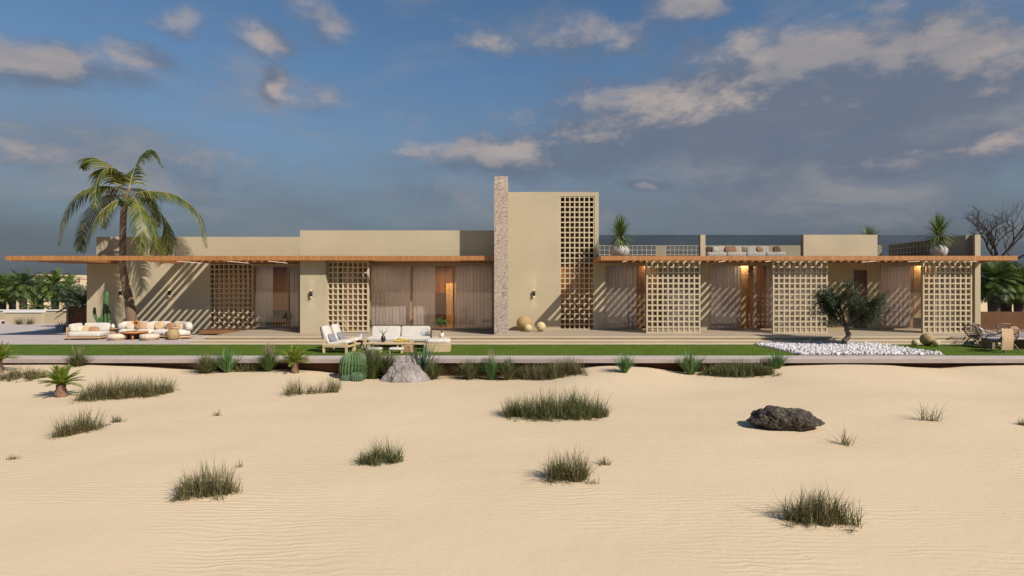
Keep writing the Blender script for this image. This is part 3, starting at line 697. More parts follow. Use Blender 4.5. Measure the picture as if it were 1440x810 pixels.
a = MB(); a.lathe([(.15, 0), (.22, .08), (.25, .22), (.22, .36), (.13, .45), (.04, .47)], (0,0,0), 22, 22, .05); a.build('body', M['wicker'], r)
a = MB(); a.lathe([(.12, .45), (.2, .56), (.02, .52)], (.03, .1, 0), 12); a.build('fringe', M['sand_fab'], r)

# lounge chairs on the lawn
def lounge_chair():
    r = thing('lounge_chair', '', 'chair')   # faces +X, origin under the middle of the seat
    for y in (-.33, .33):
        a = MB(); a.box(.36, .43, y-.03, y+.03, 0, .36); a.build('leg', M['paleteak'], r)
        a = MB(); a.box(-.45, -.38, y-.03, y+.03, 0, .5); a.build('leg', M['paleteak'], r)
    a = MB(); a.box(-.45, .45, -.36, .36, .2, .25); a.box(-.45, .45, -.365, -.30, .251, .31); a.box(-.45, .45, .30, .365, .251, .31); a.build('seat_frame', M['paleteak'], r)
    a = MB(); a.cushion((0,0,0), (.82, .60, .13), T(.05, 0, .34, 0, rad(-7)), .25); a.build('seat_cushion', M['white_fab'], r)
    a = MB(); a.cushion((0,0,0), (.13, .58, .64), T(-.42, 0, .62, 0, rad(-20)), .25); a.build('back_cushion', M['white_fab'], r)
    a = MB(); a.cushion((0,0,0), (.1, .42, .3), T(-.27, 0, .5, 0, rad(-28)), .3); a.build('shadow_cushion', M['grey_fab'], r)  # grey stands in for the shadow between the chair backs
    a = MB(); a.tube([(-.43, .3, .3), (-.56, .3, .9)], .018, 6); a.tube([(-.43, -.3, .3), (-.56, -.3, .9)], .018, 6); a.build('back_frame', M['black'], r)
    return r
lc = lounge_chair(); lc.location = (PX(477, 20.05), 20.05, ZP+.012); lc.rotation_euler.z = rad(-6); tag(lc, 'white cushioned wood lounge chair nearest the sand on the lawn', 'chair', 'pair of lounge chairs on the lawn')
l2 = copy_tree(lc); l2.location = (PX(489, 20.95), 20.95, ZP+.012); tag(l2, 'second white lounge chair, behind the front one on the lawn', 'chair')
# lawn side table + lantern
r = thing('side_table', 'low pale wood side table between lounge chairs and lawn sofa', 'table', (PX(506, 21.2), 21.2, ZP+.012))
a = MB(); a.box(-.28, .28, -.25, .25, .33, .37); a.build('table_top', M['paleteak'], r)
for x in (-.24, .24):
    for y in (-.2, .2): a = MB(); a.box(x-.025, x+.025, y-.025, y+.025, 0, .33); a.build('leg', M['paleteak'], r)
r = thing('lantern', 'pale grey box lantern on the low lawn side table', 'lantern', (PX(509, 21.2), 21.2, ZP+.382))
a = MB(); a.box(-.09, .09, -.09, .09, 0, .02); a.box(-.09, .09, -.09, .09, .22, .24)
for x in (-.08, .08):
    for y in (-.08, .08): a.box(x-.01, x+.01, y-.01, y+.01, .02, .22)
a.build('frame', M['grey_fab'], r); a = MB(); a.box(-.07, .07, -.07, .07, .02, .22); a.build('shade', M['white_fab'], r)
# lawn sofa
Yl = 21.75
r = thing('lawn_sofa', 'long two seat white sofa with dark seams in the middle of the lawn', 'sofa', (PX(562, Yl), Yl, ZP+.012))
r.scale = (.92, 1, 1)
a = MB(); a.box(-1.27, 1.27, -.42, .42, .14, .22); a.build('base', M['paleteak'], r)
for x in (-1.2, 0, 1.2):
    for y in (-.36, .36): a = MB(); a.box(x-.03, x+.03, y-.03, y+.03, 0, .14); a.build('leg', M['paleteak'], r)
for s in (-1, 1):
    a = MB(); a.cushion((s*.63, -.06, .33), (1.24, .78, .18), None, .13); a.build('seat_cushion', M['white_fab'], r)
    a = MB(); a.cushion((0,0,0), (1.21, .18, .42), T(s*.62, .3, .57, rad(-10)), .14); a.build('back_cushion', M['white_fab'], r)
a = MB(); a.box(-1.27, 1.27, .40, .45, .2, .66); a.box(-1.27, 1.27, -.35, .38, .221, .25); a.build('back_frame', M['brown_fab'], r)
# chaise / square ottoman
r = thing('square_ottoman', 'square wood sided ottoman with white cushion right of the lawn sofa', 'ottoman', (PX(616, 20.4), 20.4, ZP+.012), rad(4))
a = MB()
for k in range(4): a.box(-.45, .45, -.38, .38, .02+.075*k, .085+.075*k)
a.box(-.44, .44, -.37, .37, 0.0, .3); a.build('base', M['paleteak'], r)
a = MB(); a.cushion((0, 0, .37), (.9, .78, .17), None, .3); a.build('seat_cushion', M['white_fab'], r)
# small tree in pot on a stool behind ottoman
r = thing('plant_stool', 'small round stool behind the square ottoman', 'stool', (PX(621, 21.5), 21.5, ZP+.012))
a = MB(); a.lathe([(.16, 0), (.12, .2), (.17, .36), (.17, .38)], (0,0,0), 14); a.build('body', M['paleteak'], r)
r = thing('potted_bonsai', 'small leafy bonsai in a white pot right of the lawn sofa', 'plant', (PX(621, 21.5), 21.5, ZP+.392)); r.scale = (1.35, 1.35, 1.35)
a = MB(); a.lathe([(.05, 0), (.07, .05), (.07, .12), (.06, .13)], (0,0,0), 12); a.build('pot', M['ceramic'], r)
a = MB(); a.tube([(0,0,.12), (.01,0,.22), (-.01,.01,.32), (.05,0,.42)], [.02,.016,.013,.006], 6); a.tube([(-.01,.01,.3), (-.1,0,.38), (-.15,0,.42)], [.012,.009,.004], 5); a.build('trunk', M['bark'], r)
a = MB()
for i in range(420):
    c = R.choice([(.0,0,.46), (-.14,0,.40), (.12,0,.44), (.03,.06,.36), (-.06,-.05,.5)]); p = Vector(c)+Vector((R.gauss(0,.07), R.gauss(0,.06), R.gauss(0,.045)))
    a.blade(p, (R.uniform(-1,1), R.uniform(-1,1), R.uniform(-.5,1)), .05, .025, .3, 1, R.uniform(0,3))
a.build('crown', M['brightgreen'], r)
# lawn coffee table, vase, lemons, stools, basket
Yk = 20.7
r = thing('lawn_coffee_table', 'low pale wood coffee table in front of the lawn sofa', 'table', (PX(549, Yk), Yk, ZP+.012))
a = MB(); a.box(-.8, .8, -.3, .3, .25, .29); a.build('table_top', M['paleteak'], r)
for x in (-.72, .5):
    for y in (-.24, .24): a = MB(); a.box(x-.04, x+.04, y-.04, y+.04, 0, .25); a.build('leg', M['paleteak'], r)
r = thing('branch_vase', 'dark vase with bare twigs on the lawn coffee table', 'vase', (PX(539, Yk), Yk, ZP+.302))
a = MB(); a.lathe([(.05, 0), (.09, .08), (.08, .18), (.03, .25), (.035, .3)], (0,0,0), 14); a.build('vase', M['black'], r)
a = MB()
for w, l in ((2.6, .35), (1.9, .25), (.6, .3), (.2, .2), (2.9, .22)):
    d = Vector((math.cos(w), .1, math.sin(w)+.6)); a.tube([(0,0,.28), tuple(Vector((0,0,.28))+d*l*.5), tuple(Vector((0,0,.28))+d*l+Vector((0,0,-.04)))], [.008,.006,.003], 4)
a.build('twigs', M['darkbark'], r)
r = thing('fruit_tray', 'tray of yellow lemons on the lawn coffee table', 'tray', (PX(566, Yk), Yk-.03, ZP+.302))
a = MB(); a.box(-.32, .32, -.14, .14, 0, .02); a.build('tray', M['teak'], r)
for i in range(22):
    a = MB(); a.cushion((R.uniform(-.27,.27), R.uniform(-.1,.1), .05+(.05 if i > 14 else 0)), (.09, .07, .065), None, 1, 8, 6); a.build('lemon', M['lemon'], r)
for px, lab in ((527, 'white topped footstool behind the barrel cactus'), (557.5, 'white topped footstool above the grey boulder')):
    r = thing('footstool', lab, 'stool', (PX(px, 19.75), 19.75, ZP+.012), 0, 'low white footstools on the lawn')
    a = MB(); a.cushion((0,0,.15), (.5, .36, .09), None, .3); a.build('seat_cushion', M['white_fab'], r)
    for x in (-.2, .2):
        for y in (-.13, .13): a = MB(); a.box(x-.02, x+.02, y-.02, y+.02, 0, .11); a.build('leg', M['paleteak'], r)
r = thing('wood_crate', 'small slatted wood crate beside the footstool', 'crate', (PX(573, 20.0), 20.0, ZP+.012), rad(-15))
a = MB()
for k in range(3): a.box(-.17, .17, -.13, .13, .02+.08*k, .08+.08*k)
a.box(-.16, .16, -.12, .12, 0, .25); a.build('body', M['teak'], r)

# rattan set at right
def rattan_chair():
    r = thing('rattan_chair', '', 'chair')   # faces +X
    a = MB()
    for s in (-1, 1):
        a.tube([(-.42, s*.26, .80), (-.33, s*.30, .55), (-.16, s*.32, .36), (.1, s*.32, .32), (.36, s*.30, .36)], .024, 6)
        a.tube([(-.42, s*.26, .80), (-.2, s*.36, .62), (.15, s*.37, .56), (.36, s*.30, .36)], .02, 6)
    a.tube([(-.42, -.26, .80), (-.46, 0, .83), (-.42, .26, .80)], .024, 6); a.tube([(.36, -.30, .36), (.38, 0, .36), (.36, .30, .36)], .024, 6); a.build('frame', M['rattan'], r)
    a = MB()
    for k in range(9):
        y = -.24+.06*k; a.tube([(-.44, y, .80), (-.34, y*1.1, .55), (-.18, y*1.15, .36)], .009, 4)
    for k in range(5): z = .42+.08*k; x = -.25-.05*k; a.tube([(x, -.29, z), (x-.03, 0, z), (x, .29, z)], .008, 4)
    for s in (-1, 1):
        for k in range(7): x = -.3+.09*k; a.tube([(x, s*.32, .36), (x, s*.36, .58-.12*max(0, x))], .007, 4)
    a.build('backrest', M['rattan'], r)
    for s in (-1, 1):
        a = MB(); a.tube([(.12, s*.3, .33), (.3, s*.3, .16), (.36, s*.3, 0)], .022, 6); a.build('leg', M['rattan'], r)
        a = MB(); a.tube([(-.1, s*.3, .34), (-.3, s*.3, .15), (-.42, s*.3, 0)], .022, 6); a.build('leg', M['rattan'], r)
    a = MB(); a.cushion((.06, 0, .39), (.62, .56, .12), None, .3); a.build('seat_cushion', M['grey_fab'], r)
    return r
rc = rattan_chair()
spots = [(1378, 21.9, 5, 'leftmost rattan armchair on the right lawn, seen from the side'), (1408, 20.3, 95, 'rattan armchair nearest the sand, back to the viewer'), (1389, 23.0-.5, -60, 'rattan armchair behind the leftmost one near the deck'), (1424, 22.4, -95, 'rattan armchair facing the viewer behind the low table')]
for i, (px, Y, rz, lab) in enumerate(spots):
    c = rc if i == 0 else copy_tree(rc); c.location = (PX(px, Y), Y, ZP+.012); c.rotation_euler.z = rad(rz); tag(c, lab, 'chair', 'rattan armchairs around the low table')
pillow((PX(1376, 21.85), 21.8, ZP+.60), (.38, .13, .34), rad(-20), rad(85), 'white_fab', 'white pillow on the leftmost rattan armchair', 'pillows on rattan armchairs')
pillow((PX(1426, 22.4), 22.4, ZP+.60), (.38, .13, .34), rad(-20), rad(5), 'rust_fab', 'rust pillow on the rattan armchair facing the viewer', 'pillows on rattan armchairs')
mb = MB()
pts = []
for j in range(9):
    t = j/8; z = .84-.75*t
    for i in range(9): pts.append((-.2+.4*i/8+.015*math.sin(j*2), -.035-.05*math.sin(t*3.1)-.012*math.sin(i*2.4+j), z))
for off in (0, .012):
    mb.add([(p[0], p[1]+off, p[2]) for p in pts], [(j*9+i, j*9+i+1, (j+1)*9+i+1, (j+1)*9+i) for j in range(8) for i in range(8)], True)
o = mb.build('throw_blanket', M['sand_fab']); o.location = (PX(1413, 19.85), 19.80, ZP+.02); tag(o, 'tan throw blanket hanging over the back of the nearest rattan armchair', 'blanket')
r = thing('low_table', 'low grey topped garden table among the rattan armchairs', 'table', (PX(1412, 21.3), 21.3, ZP+.012))
a = MB(); a.box(-.75, .75, -.3, .3, .36, .40); a.build('table_top', M['concrete'], r)
for x in (-.6, .6): a = MB(); a.box(x-.05, x+.05, -.25, .25, 0, .36); a.build('leg', M['rattan'], r)

# woven balls
def ball(px, Y, rpx, z0, mat, name, label, cat, group, ribs=18):
    rr = rpx*Y/F; a = MB(); n = 12
    pr = [(max(.01, rr*math.sin(math.pi*i/n)), rr-rr*math.cos(math.pi*i/n)) for i in range(n+1)]
    a.lathe(pr, (0,0,0), ribs*3, ribs, .05)
    o = a.build(name, M[mat]); o.location = (PX(px, Y), Y, z0); o.rotation_euler = (0, 0, R.uniform(0, 6)); tag(o, label, cat, group); return o
ball(737, 26.6, 10.5, 0, 'wicker', 'wicker_ball', 'large wicker ball on the deck beside the stone fin', 'ball', 'balls on the deck', 20)
ball(742.5, 25.95, 5.4, 0, 'straw', 'straw_ball', 'small yellow straw ball touching the large wicker ball by the stone fin', 'ball', 'balls on the deck', 12)
ball(760.5, 26.2, 6.8, 0, 'straw', 'straw_ball', 'yellow straw ball standing alone left of the tower lattice', 'ball', 'balls on the deck', 12)
ball(1304, 22.3, 8.8, ZP+.01, 'wicker', 'wicker_ball', 'large wicker ball on the lawn right of the white stones', 'ball', 'balls on the lawn', 20)
ball(1287.5, 22.0, 5.0, ZP+.01, 'straw', 'straw_ball', 'small straw ball left of the large wicker ball on the lawn', 'ball', 'balls on the lawn', 12)
ball(1316.5, 21.95, 4.9, ZP+.01, 'straw', 'straw_ball', 'small straw ball right of the large wicker ball on the lawn', 'ball', 'balls on the lawn', 12)

# rooftop furniture
Zr = ZC1+.0
Yro = 28.3
r = thing('roof_sofa', 'long white corner sofa on the roof terrace', 'sofa', (PX(1045, Yro), Yro, Zr))
w = (1103-994)/2*Yro/F
a = MB(); a.box(-w, w, -.4, .45, .04, .14); a.build('base', M['brown_fab'], r)
for k in range(4):
    a = MB(); a.cushion((-w+w*2*(k+.5)/4, -.02, .26), (w*2/4-.01, .82, .24), None, .12); a.build('seat_cushion', M['white_fab'], r)
for k in range(3):
    a = MB(); a.cushion((-w+.1+1.07*(k+.5), .34, .52), (1.06, .22, .36), None, .13); a.build('back_cushion', M['white_fab'], r)
for px, m, lab in ((998, 'brown_fab', 'dark brown pillow at the left end of the roof sofa'), (1005, 'white_fab', 'white pillow next to the dark brown one on the roof sofa'), (1014, 'cream_fab', 'patterned cream pillow left of the rust ones on the roof sofa'), (1023, 'rust_fab', 'first rust pillow on the roof sofa'), (1030, 'rust_fab', 'second rust pillow, against a cream one, on the roof sofa'), (1038, 'cream_fab', 'cream pillow left of the olive pillow on the roof sofa'), (1046, 'olive_fab', 'olive pillow in the middle of the roof sofa'), (1067, 'rust_fab', 'lone rust pillow on the right half of the roof sofa'), (1092, 'brown_fab', 'mauve brown pillow near the right end of the roof sofa')):
    pillow((PX(px, 28.1), 28.1-.1*(px % 2), Zr+.50), (R.uniform(.32,.42), .14, R.uniform(.28,.38)), rad(-15), rad(R.uniform(-15, 15)), m, lab, 'pillows on the roof sofa', rad(R.uniform(-15, 15)))

# ------------------------------------------------------------------ plants
def rosette(mb, c, n, ln, w, up0, up1, droop, segs=4, r0=.03, hmin=0):
    for i in range(n):
        t = i/n; az = i*2.39996+R.uniform(-.2, .2); el = up0+(up1-up0)*(1-t)**.8+R.uniform(-.08, .08)
        d = Vector((math.cos(az)*math.cos(el), math.sin(az)*math.cos(el), math.sin(el)))
        b = Vector(c)+Vector((math.cos(az)*r0, math.sin(az)*r0, hmin*(1-t)))
        mb.blade(b, d, ln*R.uniform(.8, 1.1), w*R.uniform(.8, 1.15), droop*R.uniform(.7, 1.3)*(1.2-el/1.6), segs, az)
def roof_plant(px, Y, crown_py, label, ps):
    x = PX(px, Y); zc = PZ(crown_py, Y)-Zr
    r = thing('potted_dracaena', label, 'plant', (x, Y, Zr), 0, 'spiky plants in grey pots on the roof')
    a = MB(); a.lathe([(q*ps, z) for q, z in ((.20, 0), (.36, .10), (.44, .26), (.44, .38), (.34, .50), (.26, .56))], (0,0,0), 26); a.build('pot', M['pot'], r)
    a = MB(); a.tube([(0,0,.5), (.02,0,zc*.75), (0,0,zc-.1)], [.05,.045,.05], 8); a.build('trunk', M['bark'], r)
    a = MB(); rosette(a, (0,0,zc-.1), 190, .92, .062, -.75, 1.5, .8, 4, .05, .3); a.build('leaves', M['dracaena'], r)
roof_plant(872, 26.1, 333, 'spiky plant in a round grey pot beside the tower', 1.0)
roof_plant(1320, 26.05, 331, 'spiky plant in a round grey pot near the right end of the roof', .8)
roof_plant(1222, 30.2, 344, 'spiky plant rising behind the solid roof block', .9)

# coconut palm
YPm = 26.6
hub = Vector((PX(178, YPm), YPm, PZ(273, YPm)))
pal = thing('coconut_palm', 'tall leaning coconut palm growing up through the left canopy', 'palm tree', (PX(187, YPm), YPm, ZP))
tr = [(PX(187, YPm), YPm, ZP), (PX(185.5, YPm), YPm, PZ(453, YPm)), (PX(182, YPm), YPm, PZ(425, YPm)), (PX(175.5, YPm), YPm, PZ(395, YPm)), (PX(172.5, YPm), YPm, PZ(370, YPm)), (PX(172.5, YPm), YPm, PZ(340, YPm)), (PX(174, YPm), YPm, PZ(300, YPm)), tuple(hub)]
pts = bez(tr, 90); a = MB(); rs = []
for i, p in enumerate(pts):
    t = i/60; zz = p.z-ZP; r_ = (.27-.10*min(1, zz/2.2) if zz < 2.2 else .17-.035*min(1, (zz-2.2)/1.5)); r_ *= 1+(.035 if i % 2 else -.02); rs.append(r_)
a.tube(pts, rs, 14); a.build('trunk', M['palmtrunk'], pal, world=True)
a = MB()
for k in range(9):
    w = k*.7; p = hub+Vector((.24*math.cos(w), .24*math.sin(w), -.25-.1*(k % 3))); a.cushion(tuple(p), (.22, .2, .26), None, 1, 10, 8)
a.build('coconuts', M['cactusdark'], pal, world=True)
def frond(mb, rib, pts, ll, n=52, w=.055, dropy=1.0, ribr=.03):
    c = bez(pts, n); rib.tube(c, [ribr*(1-.8*i/n) for i in range(n+1)], 5)
    for i in range(int(n*.10), n+1):
        t = i/n; tan = (c[min(i+1, n)]-c[max(i-1, 0)]).normalized()
        side = tan.cross(Vector((0,0,1)))
        if side.length < .15: side = tan.cross(Vector((0,1,0)))
        side.normalize(); nrm = side.cross(tan)
        ln = ll*(math.sin(math.pi*min(1, .18+.78*t))**.7)*R.uniform(.88, 1.08)
        for s in (-1, 1):
            d = side*s*.9+tan*.75+Vector((0,0,-.35*dropy))+nrm*.12+Vector((R.uniform(-.08,.08), R.uniform(-.08,.08), R.uniform(-.1,.05)))
            mb.blade(c[i], d, ln, w, 1.5*dropy, 3, 0, tan)
def fr(px, py, dy): return (PX(px, YPm+dy), YPm+dy, PZ(py, YPm+dy))
FR = [
 [(178,272,0),(150,262,-.2),(118,270,-.4),(94,300,-.6),(83,342,-.7)],
 [(176,270,0),(163,247,.2),(146,228,.5),(126,222,.8),(115,236,1.0)],
 [(175,268,0),(164,245,-.5),(150,237,-.9),(137,255,-1.2),(133,292,-1.4)],
 [(181,268,0),(186,246,.3),(197,222,.5),(213,212,.7),(228,232,.9)],
 [(183,273,0),(212,269,.1),(248,275,.2),(278,300,.3),(290,346,.3)],
 [(182,276,0),(208,280,.5),(229,305,.9),(236,330,1.2),(232,360,1.4)],
 [(180,274,0),(190,280,-.7),(197,298,-1.1),(199,325,-1.4),(196,358,-1.5)],
 [(176,276,0),(156,275,.5),(131,293,1.0),(117,322,1.3),(112,352,1.5)],
 [(175,278,0),(158,285,-.4),(138,303,-.9),(126,330,-1.1),(119,352,-1.2)],
 [(183,278,0),(200,292,.2),(212,312,.2),(219,338,.2),(216,362,.2)],
 [(180,270,0),(170,262,1.2),(160,268,2.2),(150,290,3.0),(146,320,3.3)],
 [(180,270,0),(193,264,1.2),(206,272,2.0),(217,292,2.6),(222,318,3.0)],
]
for k, pl in enumerate(FR):
    a = MB(); rb = MB(); frond(a, rb, [fr(*p) for p in pl], 1.12 if k not in (1, 3) else .95, 76, .072)
    f_ = rb.build('frond', M['palmrib'], pal, world=True); a.build('leaflets', M['palmleaf'], f_, world=True)

# background palms: own fronds, fewer leaflets
def bg_palm(px, Y, crown_py, rpx, label, mat, nf=34, tr_r=.22, zbase=-1.0, short=.5, group='palms beyond the garden wall', name='fan_palm', seed=0, tdark='darkbark'):
    rr = random.Random(seed); x = PX(px, Y); zc = PZ(crown_py, Y); rad_ = rpx*Y/F
    r = thing(name, label, 'palm tree', (x, Y, zbase), 0, group)
    h = zc-zbase; a = MB(); a.tube([(0,0,0), (.03,0,h*.5), (0,0,h)], [tr_r*1.15, tr_r, tr_r*1.2], 10); a.build('trunk', M[tdark], r)
    a = MB()
    for k in range(nf):
        az = k*2.4+rr.uniform(-.3,.3); el = -.9+2.3*(k/nf)+rr.uniform(-.15,.15); d = Vector((math.cos(az)*math.cos(el), math.sin(az)*math.cos(el), math.sin(el)))
        p0 = Vector((0,0,h)); n = 14; c = [p0]; dd = d.copy(); st = rad_*1.15/n
        for i in range(n): c.append(c[-1]+dd*st); dd = (dd+Vector((0,0,-.085))).normalized()
        a.tube([c[0], c[n//2], c[n]], [.03, .02, .01], 4, False)
        for i in range(3, n+1):
            tan = (c[min(i+1, n)]-c[i-1]).normalized(); sd = tan.cross(Vector((0,0,1)))
            if sd.length < .1: sd = Vector((1,0,0))
            sd.normalize(); ln = rad_*short*math.sin(math.pi*min(1, .2+.75*i/n))
            for s in (-1, 1):
                for q in range(2):
                    a.blade(c[i]-tan*st*.5*q, sd*s+tan*(1.1)+Vector((rr.uniform(-.15,.15),)*3)+Vector((0,0,.1)), ln*rr.uniform(.8,1.1), .075*rad_/1.3, .7, 2, 0, tan)
    a.build('crown', M[mat], r); return r
bg_palm(3, 42, 405, 24, 'bushy palm cut by the left edge of the picture', 'fan', seed=1)
bg_palm(32, 41, 400, 22, 'feathery palm second from the left edge', 'fandark', seed=2)
bg_palm(77, 40, 401, 23, 'bright green palm left of the house corner', 'fan', seed=3)
bg_palm(50, 39.5, 432, 20, 'low palm whose crown just tops the garden wall', 'fandark', 26, seed=4, zbase=-1.0)
bg_palm(120, 30.4, 433, 34, 'dark drooping palm behind the brown box at the house corner', 'fandark', 30, .15, -.27, .35, seed=5)
bg_palm(1397, 35, 396, 29, 'dense palm touching the right end wall of the house', 'fandark', 62, .3, -1, short=.62, seed=6, group='palms right of the house')
bg_palm(1412, 36.5, 395, 28, 'dark middle palm of the right group, thick trunk', 'fan', 62, .36, -1, short=.62, seed=7, group='palms right of the house')
bg_palm(1432, 35.5, 400, 28, 'lighter palm nearest the right edge', 'fan', 62, .25, -1, short=.62, seed=8, group='palms right of the house')

bg_palm(17, 44, 404, 20, 'dark palm between the two leftmost palms', 'fandark', 34, seed=9)
bg_palm(56, 45, 404, 19, 'small dark palm between the feathery and the bright green palm', 'fandark', 34, seed=10)
bg_palm(97, 44, 405, 19, 'small palm right behind the bright green palm', 'fan', 34, seed=12)
# leafy shrub at left behind (grey green)
def leaf_cloud(mb, cs, n, lf, w=.5, rr=R):
    for i in range(n):
        c, s = rr.choice(cs); v = Vector((rr.gauss(0,1), rr.gauss(0,1), rr.gauss(0,1))).normalized()*(rr.random()**.4)
        p = Vector(c)+Vector((v.x*s[0], v.y*s[1], v.z*s[2])); d = (v+Vector((rr.uniform(-1,1), rr.uniform(-1,1), rr.uniform(-.6,.9)))*.9)
        mb.blade(p, d, lf*rr.uniform(.6,1.2), lf*w, .3, 1, rr.uniform(0,3))
Yb_ = 40; r = thing('leafy_tree', 'grey green bushy tree right of the bright palm', 'tree', (PX(106, Yb_), Yb_, -1))
a = MB(); a.tube([(0,0,0), (.05,0,1.2), (0,0,2.2)], [.15,.12,.08], 8)
for k in range(7): w = k*.9; a.tube([(0,0,1.4+.1*k), (.5*math.cos(w), .5*math.sin(w), 2.2), (1.0*math.cos(w), 1.0*math.sin(w), 2.9)], [.07,.05,.02], 5)
a.build('trunk', M['bark'], r)
a = MB(); leaf_cloud(a, [((R.uniform(-1,1), R.uniform(-.8,.8), R.uniform(1.6,3.2)), (.45,.4,.35)) for _ in range(26)], 6500, .13); a.build('crown', M['agave'], r)

# olive tree
Yo = 22.15; ol = thing('olive_tree', 'small dark olive tree with twisted trunk in the white stones', 'tree', (PX(1189, Yo), Yo, ZP))
def oz(py): return PZ(py, Yo)-ZP
def ox(px): return PX(px, Yo)-PX(1189, Yo)
tp = [(ox(1190), 0, 0), (ox(1187), 0, oz(480)), (ox(1194), .03, oz(473)), (ox(1190.5), -.02, oz(465)), (ox(1189), 0, oz(458))]
a = MB(); a.tube(bez(tp, 20), [.105-.03*i/20+.012*math.sin(i*1.7) for i in range(21)], 12)
ro = random.Random(5); tips = []
def branch(mb, p, d, r_, ln, lvl):
    pts = [p]; dd = Vector(d).normalized(); n = 4
    for i in range(n):
        dd = (dd+Vector((ro.uniform(-.3,.3), ro.uniform(-.3,.3), ro.uniform(-.15,.22)))).normalized(); pts.append(pts[-1]+dd*ln/n)
    mb.tube(pts, [r_*(1-.5*i/n) for i in range(n+1)], 6 if lvl < 2 else 4, False)
    tips.append((pts[-1], lvl)); 
    if lvl >= 1: tips.append((pts[2], lvl))
    if lvl < 3:
        for k in range(3):
            b = pts[2+k % 3]; az = ro.uniform(0, 6.28); nd = (dd*.8+Vector((math.cos(az), math.sin(az), ro.uniform(-.2,.6)))*.75)
            branch(mb, b, nd, r_*.55, ln*.68, lvl+1)
top = Vector((ox(1189), 0, oz(459)))
for az, e, ln in ((3.3, .75, .85), (2.6, 1.0, .8), (.1, .7, .85), (-.6, 1.0, .85), (1.4, 1.2, .9), (-1.5, .8, .7), (1.6, .5, .7), (-.1, .25, .55), (3.1, .35, .6)):
    branch(a, top, (math.cos(az)*math.cos(e), math.sin(az)*math.cos(e)*.9, math.sin(e)), .045, ln, 0)
a.build('trunk', M['bark'], ol)
a = MB(); cs = []
for p, lvl in tips:
    if lvl >= 1 and p.z > .62: cs.append((tuple(p), (.13, .13, .11)))
CR = [((ox(1213), 0, oz(420)), (.75, .7, .48)), ((ox(1168), 0, oz(424)), (.75, .7, .42)), ((ox(1190), 0, oz(410)), (.55, .6, .38)), ((ox(1222), 0, oz(440)), (.5, .5, .42)), ((ox(1155), .1, oz(436)), (.38, .5, .42)), ((ox(1205), -.3, oz(445)), (.6, .4, .3)), ((ox(1192), 0, oz(399)), (.26, .3, .2)), ((ox(1215), .1, oz(454)), (.42, .4, .22)), ((ox(1163), -.2, oz(453)), (.3, .4, .14))]
for c, s_ in CR:
    for k in range(int(54*s_[0]*1.3)):
        v = Vector((ro.gauss(0,1), ro.gauss(0,1), ro.gauss(0,1))).normalized()*ro.uniform(.35, 1.08); cs.append(((c[0]+v.x*s_[0], c[1]+v.y*s_[1], c[2]+v.z*s_[2]), (.13,.13,.09)))
leaf_cloud(a, cs, 32000, .088, .38, ro); a.build('crown', M['olive'], ol)

# bare tree
Yt2 = 38; bt = thing('bare_tree', 'leafless dark tree rising behind the right end of the roof', 'tree', (PX(1402, Yt2), Yt2, -1)); a = MB()
rb_ = random.Random(11)
def bare(mb, p, d, r_, ln, lvl):
    pts = [p]; dd = Vector(d).normalized()
    for i in range(5): dd = (dd+Vector((rb_.uniform(-.28,.28), rb_.uniform(-.28,.28), rb_.uniform(-.12,.2)))).normalized(); pts.append(pts[-1]+dd*ln/5)
    mb.tube(pts, [max(.007, r_*(1-.45*i/5)) for i in range(6)], 5, False)
    if lvl < 4:
        for k in range(3):
            b = pts[2+(k % 4)]; az = rb_.uniform(0, 6.28); bare(mb, b, dd*.8+Vector((math.cos(az), math.sin(az)*.6, rb_.uniform(-.1,.6)))*.8, r_*.5, ln*.68, lvl+1)
h0 = PZ(370, Yt2)+1
a.tube([(0,0,0), (.1,0,h0*.5), (0,0,h0)], [.28,.2,.15], 8)
for d, ln in (((-.5,0,.8), 1.9), ((.75,0,.9), 2.6), ((.35,.3,1), 2.2), ((1,0,.35), 2.2), ((-.2,-.3,.9), 1.6)): bare(a, Vector((0,0,h0)), d, .09, ln*1.1, 0)
a.build('trunk', M['darkbark'], bt)

# column cactus
Yc_ = 26.9; r = thing('column_cactus', 'tall green column cactus with arms behind the daybed', 'cactus', (PX(148, Yc_), Yc_, ZP))
def cz(py): return PZ(py, Yc_)-ZP
def cx(px): return PX(px, Yc_)-PX(148, Yc_)
a = MB()
def arm(pts, rr):
    n = 16; c = bez(pts, n); a.tube(c, [rr*(.85 if i == 0 else 1 if i < n-2 else .8 if i < n else .35)*(1+.08*(i % 2)) for i in range(n+1)], 10)
arm([(cx(148),0,0), (cx(148.5),0,cz(440)), (cx(150.5),0,cz(410))], .12)
for px0, z0, px1, z1 in ((147, 450, 137, 432), (150, 452, 157, 436), (146, 458, 141, 446), (151, 458, 158, 450), (149, 446, 153, 430)):
    arm([(cx(px0), -.1, cz(z0)), (cx((px0+px1*2)/3), -.15, cz(z0)+.03), (cx(px1), -.18, cz((z0+z1)/2)), (cx(px1), -.18, cz(z1))], .065)
for k in range(12):
    x0 = R.uniform(144, 153); x1 = x0+R.uniform(-9, 8); z1 = R.uniform(438, 458)
    arm([(cx(x0), -.15, cz(472)), (cx((x0+x1)/2), -.2, cz(468)+.05), (cx(x1), -.22, cz((465+z1)/2)), (cx(x1), -.22, cz(z1))], .05)
a.build('stem', M['cactus'], r)

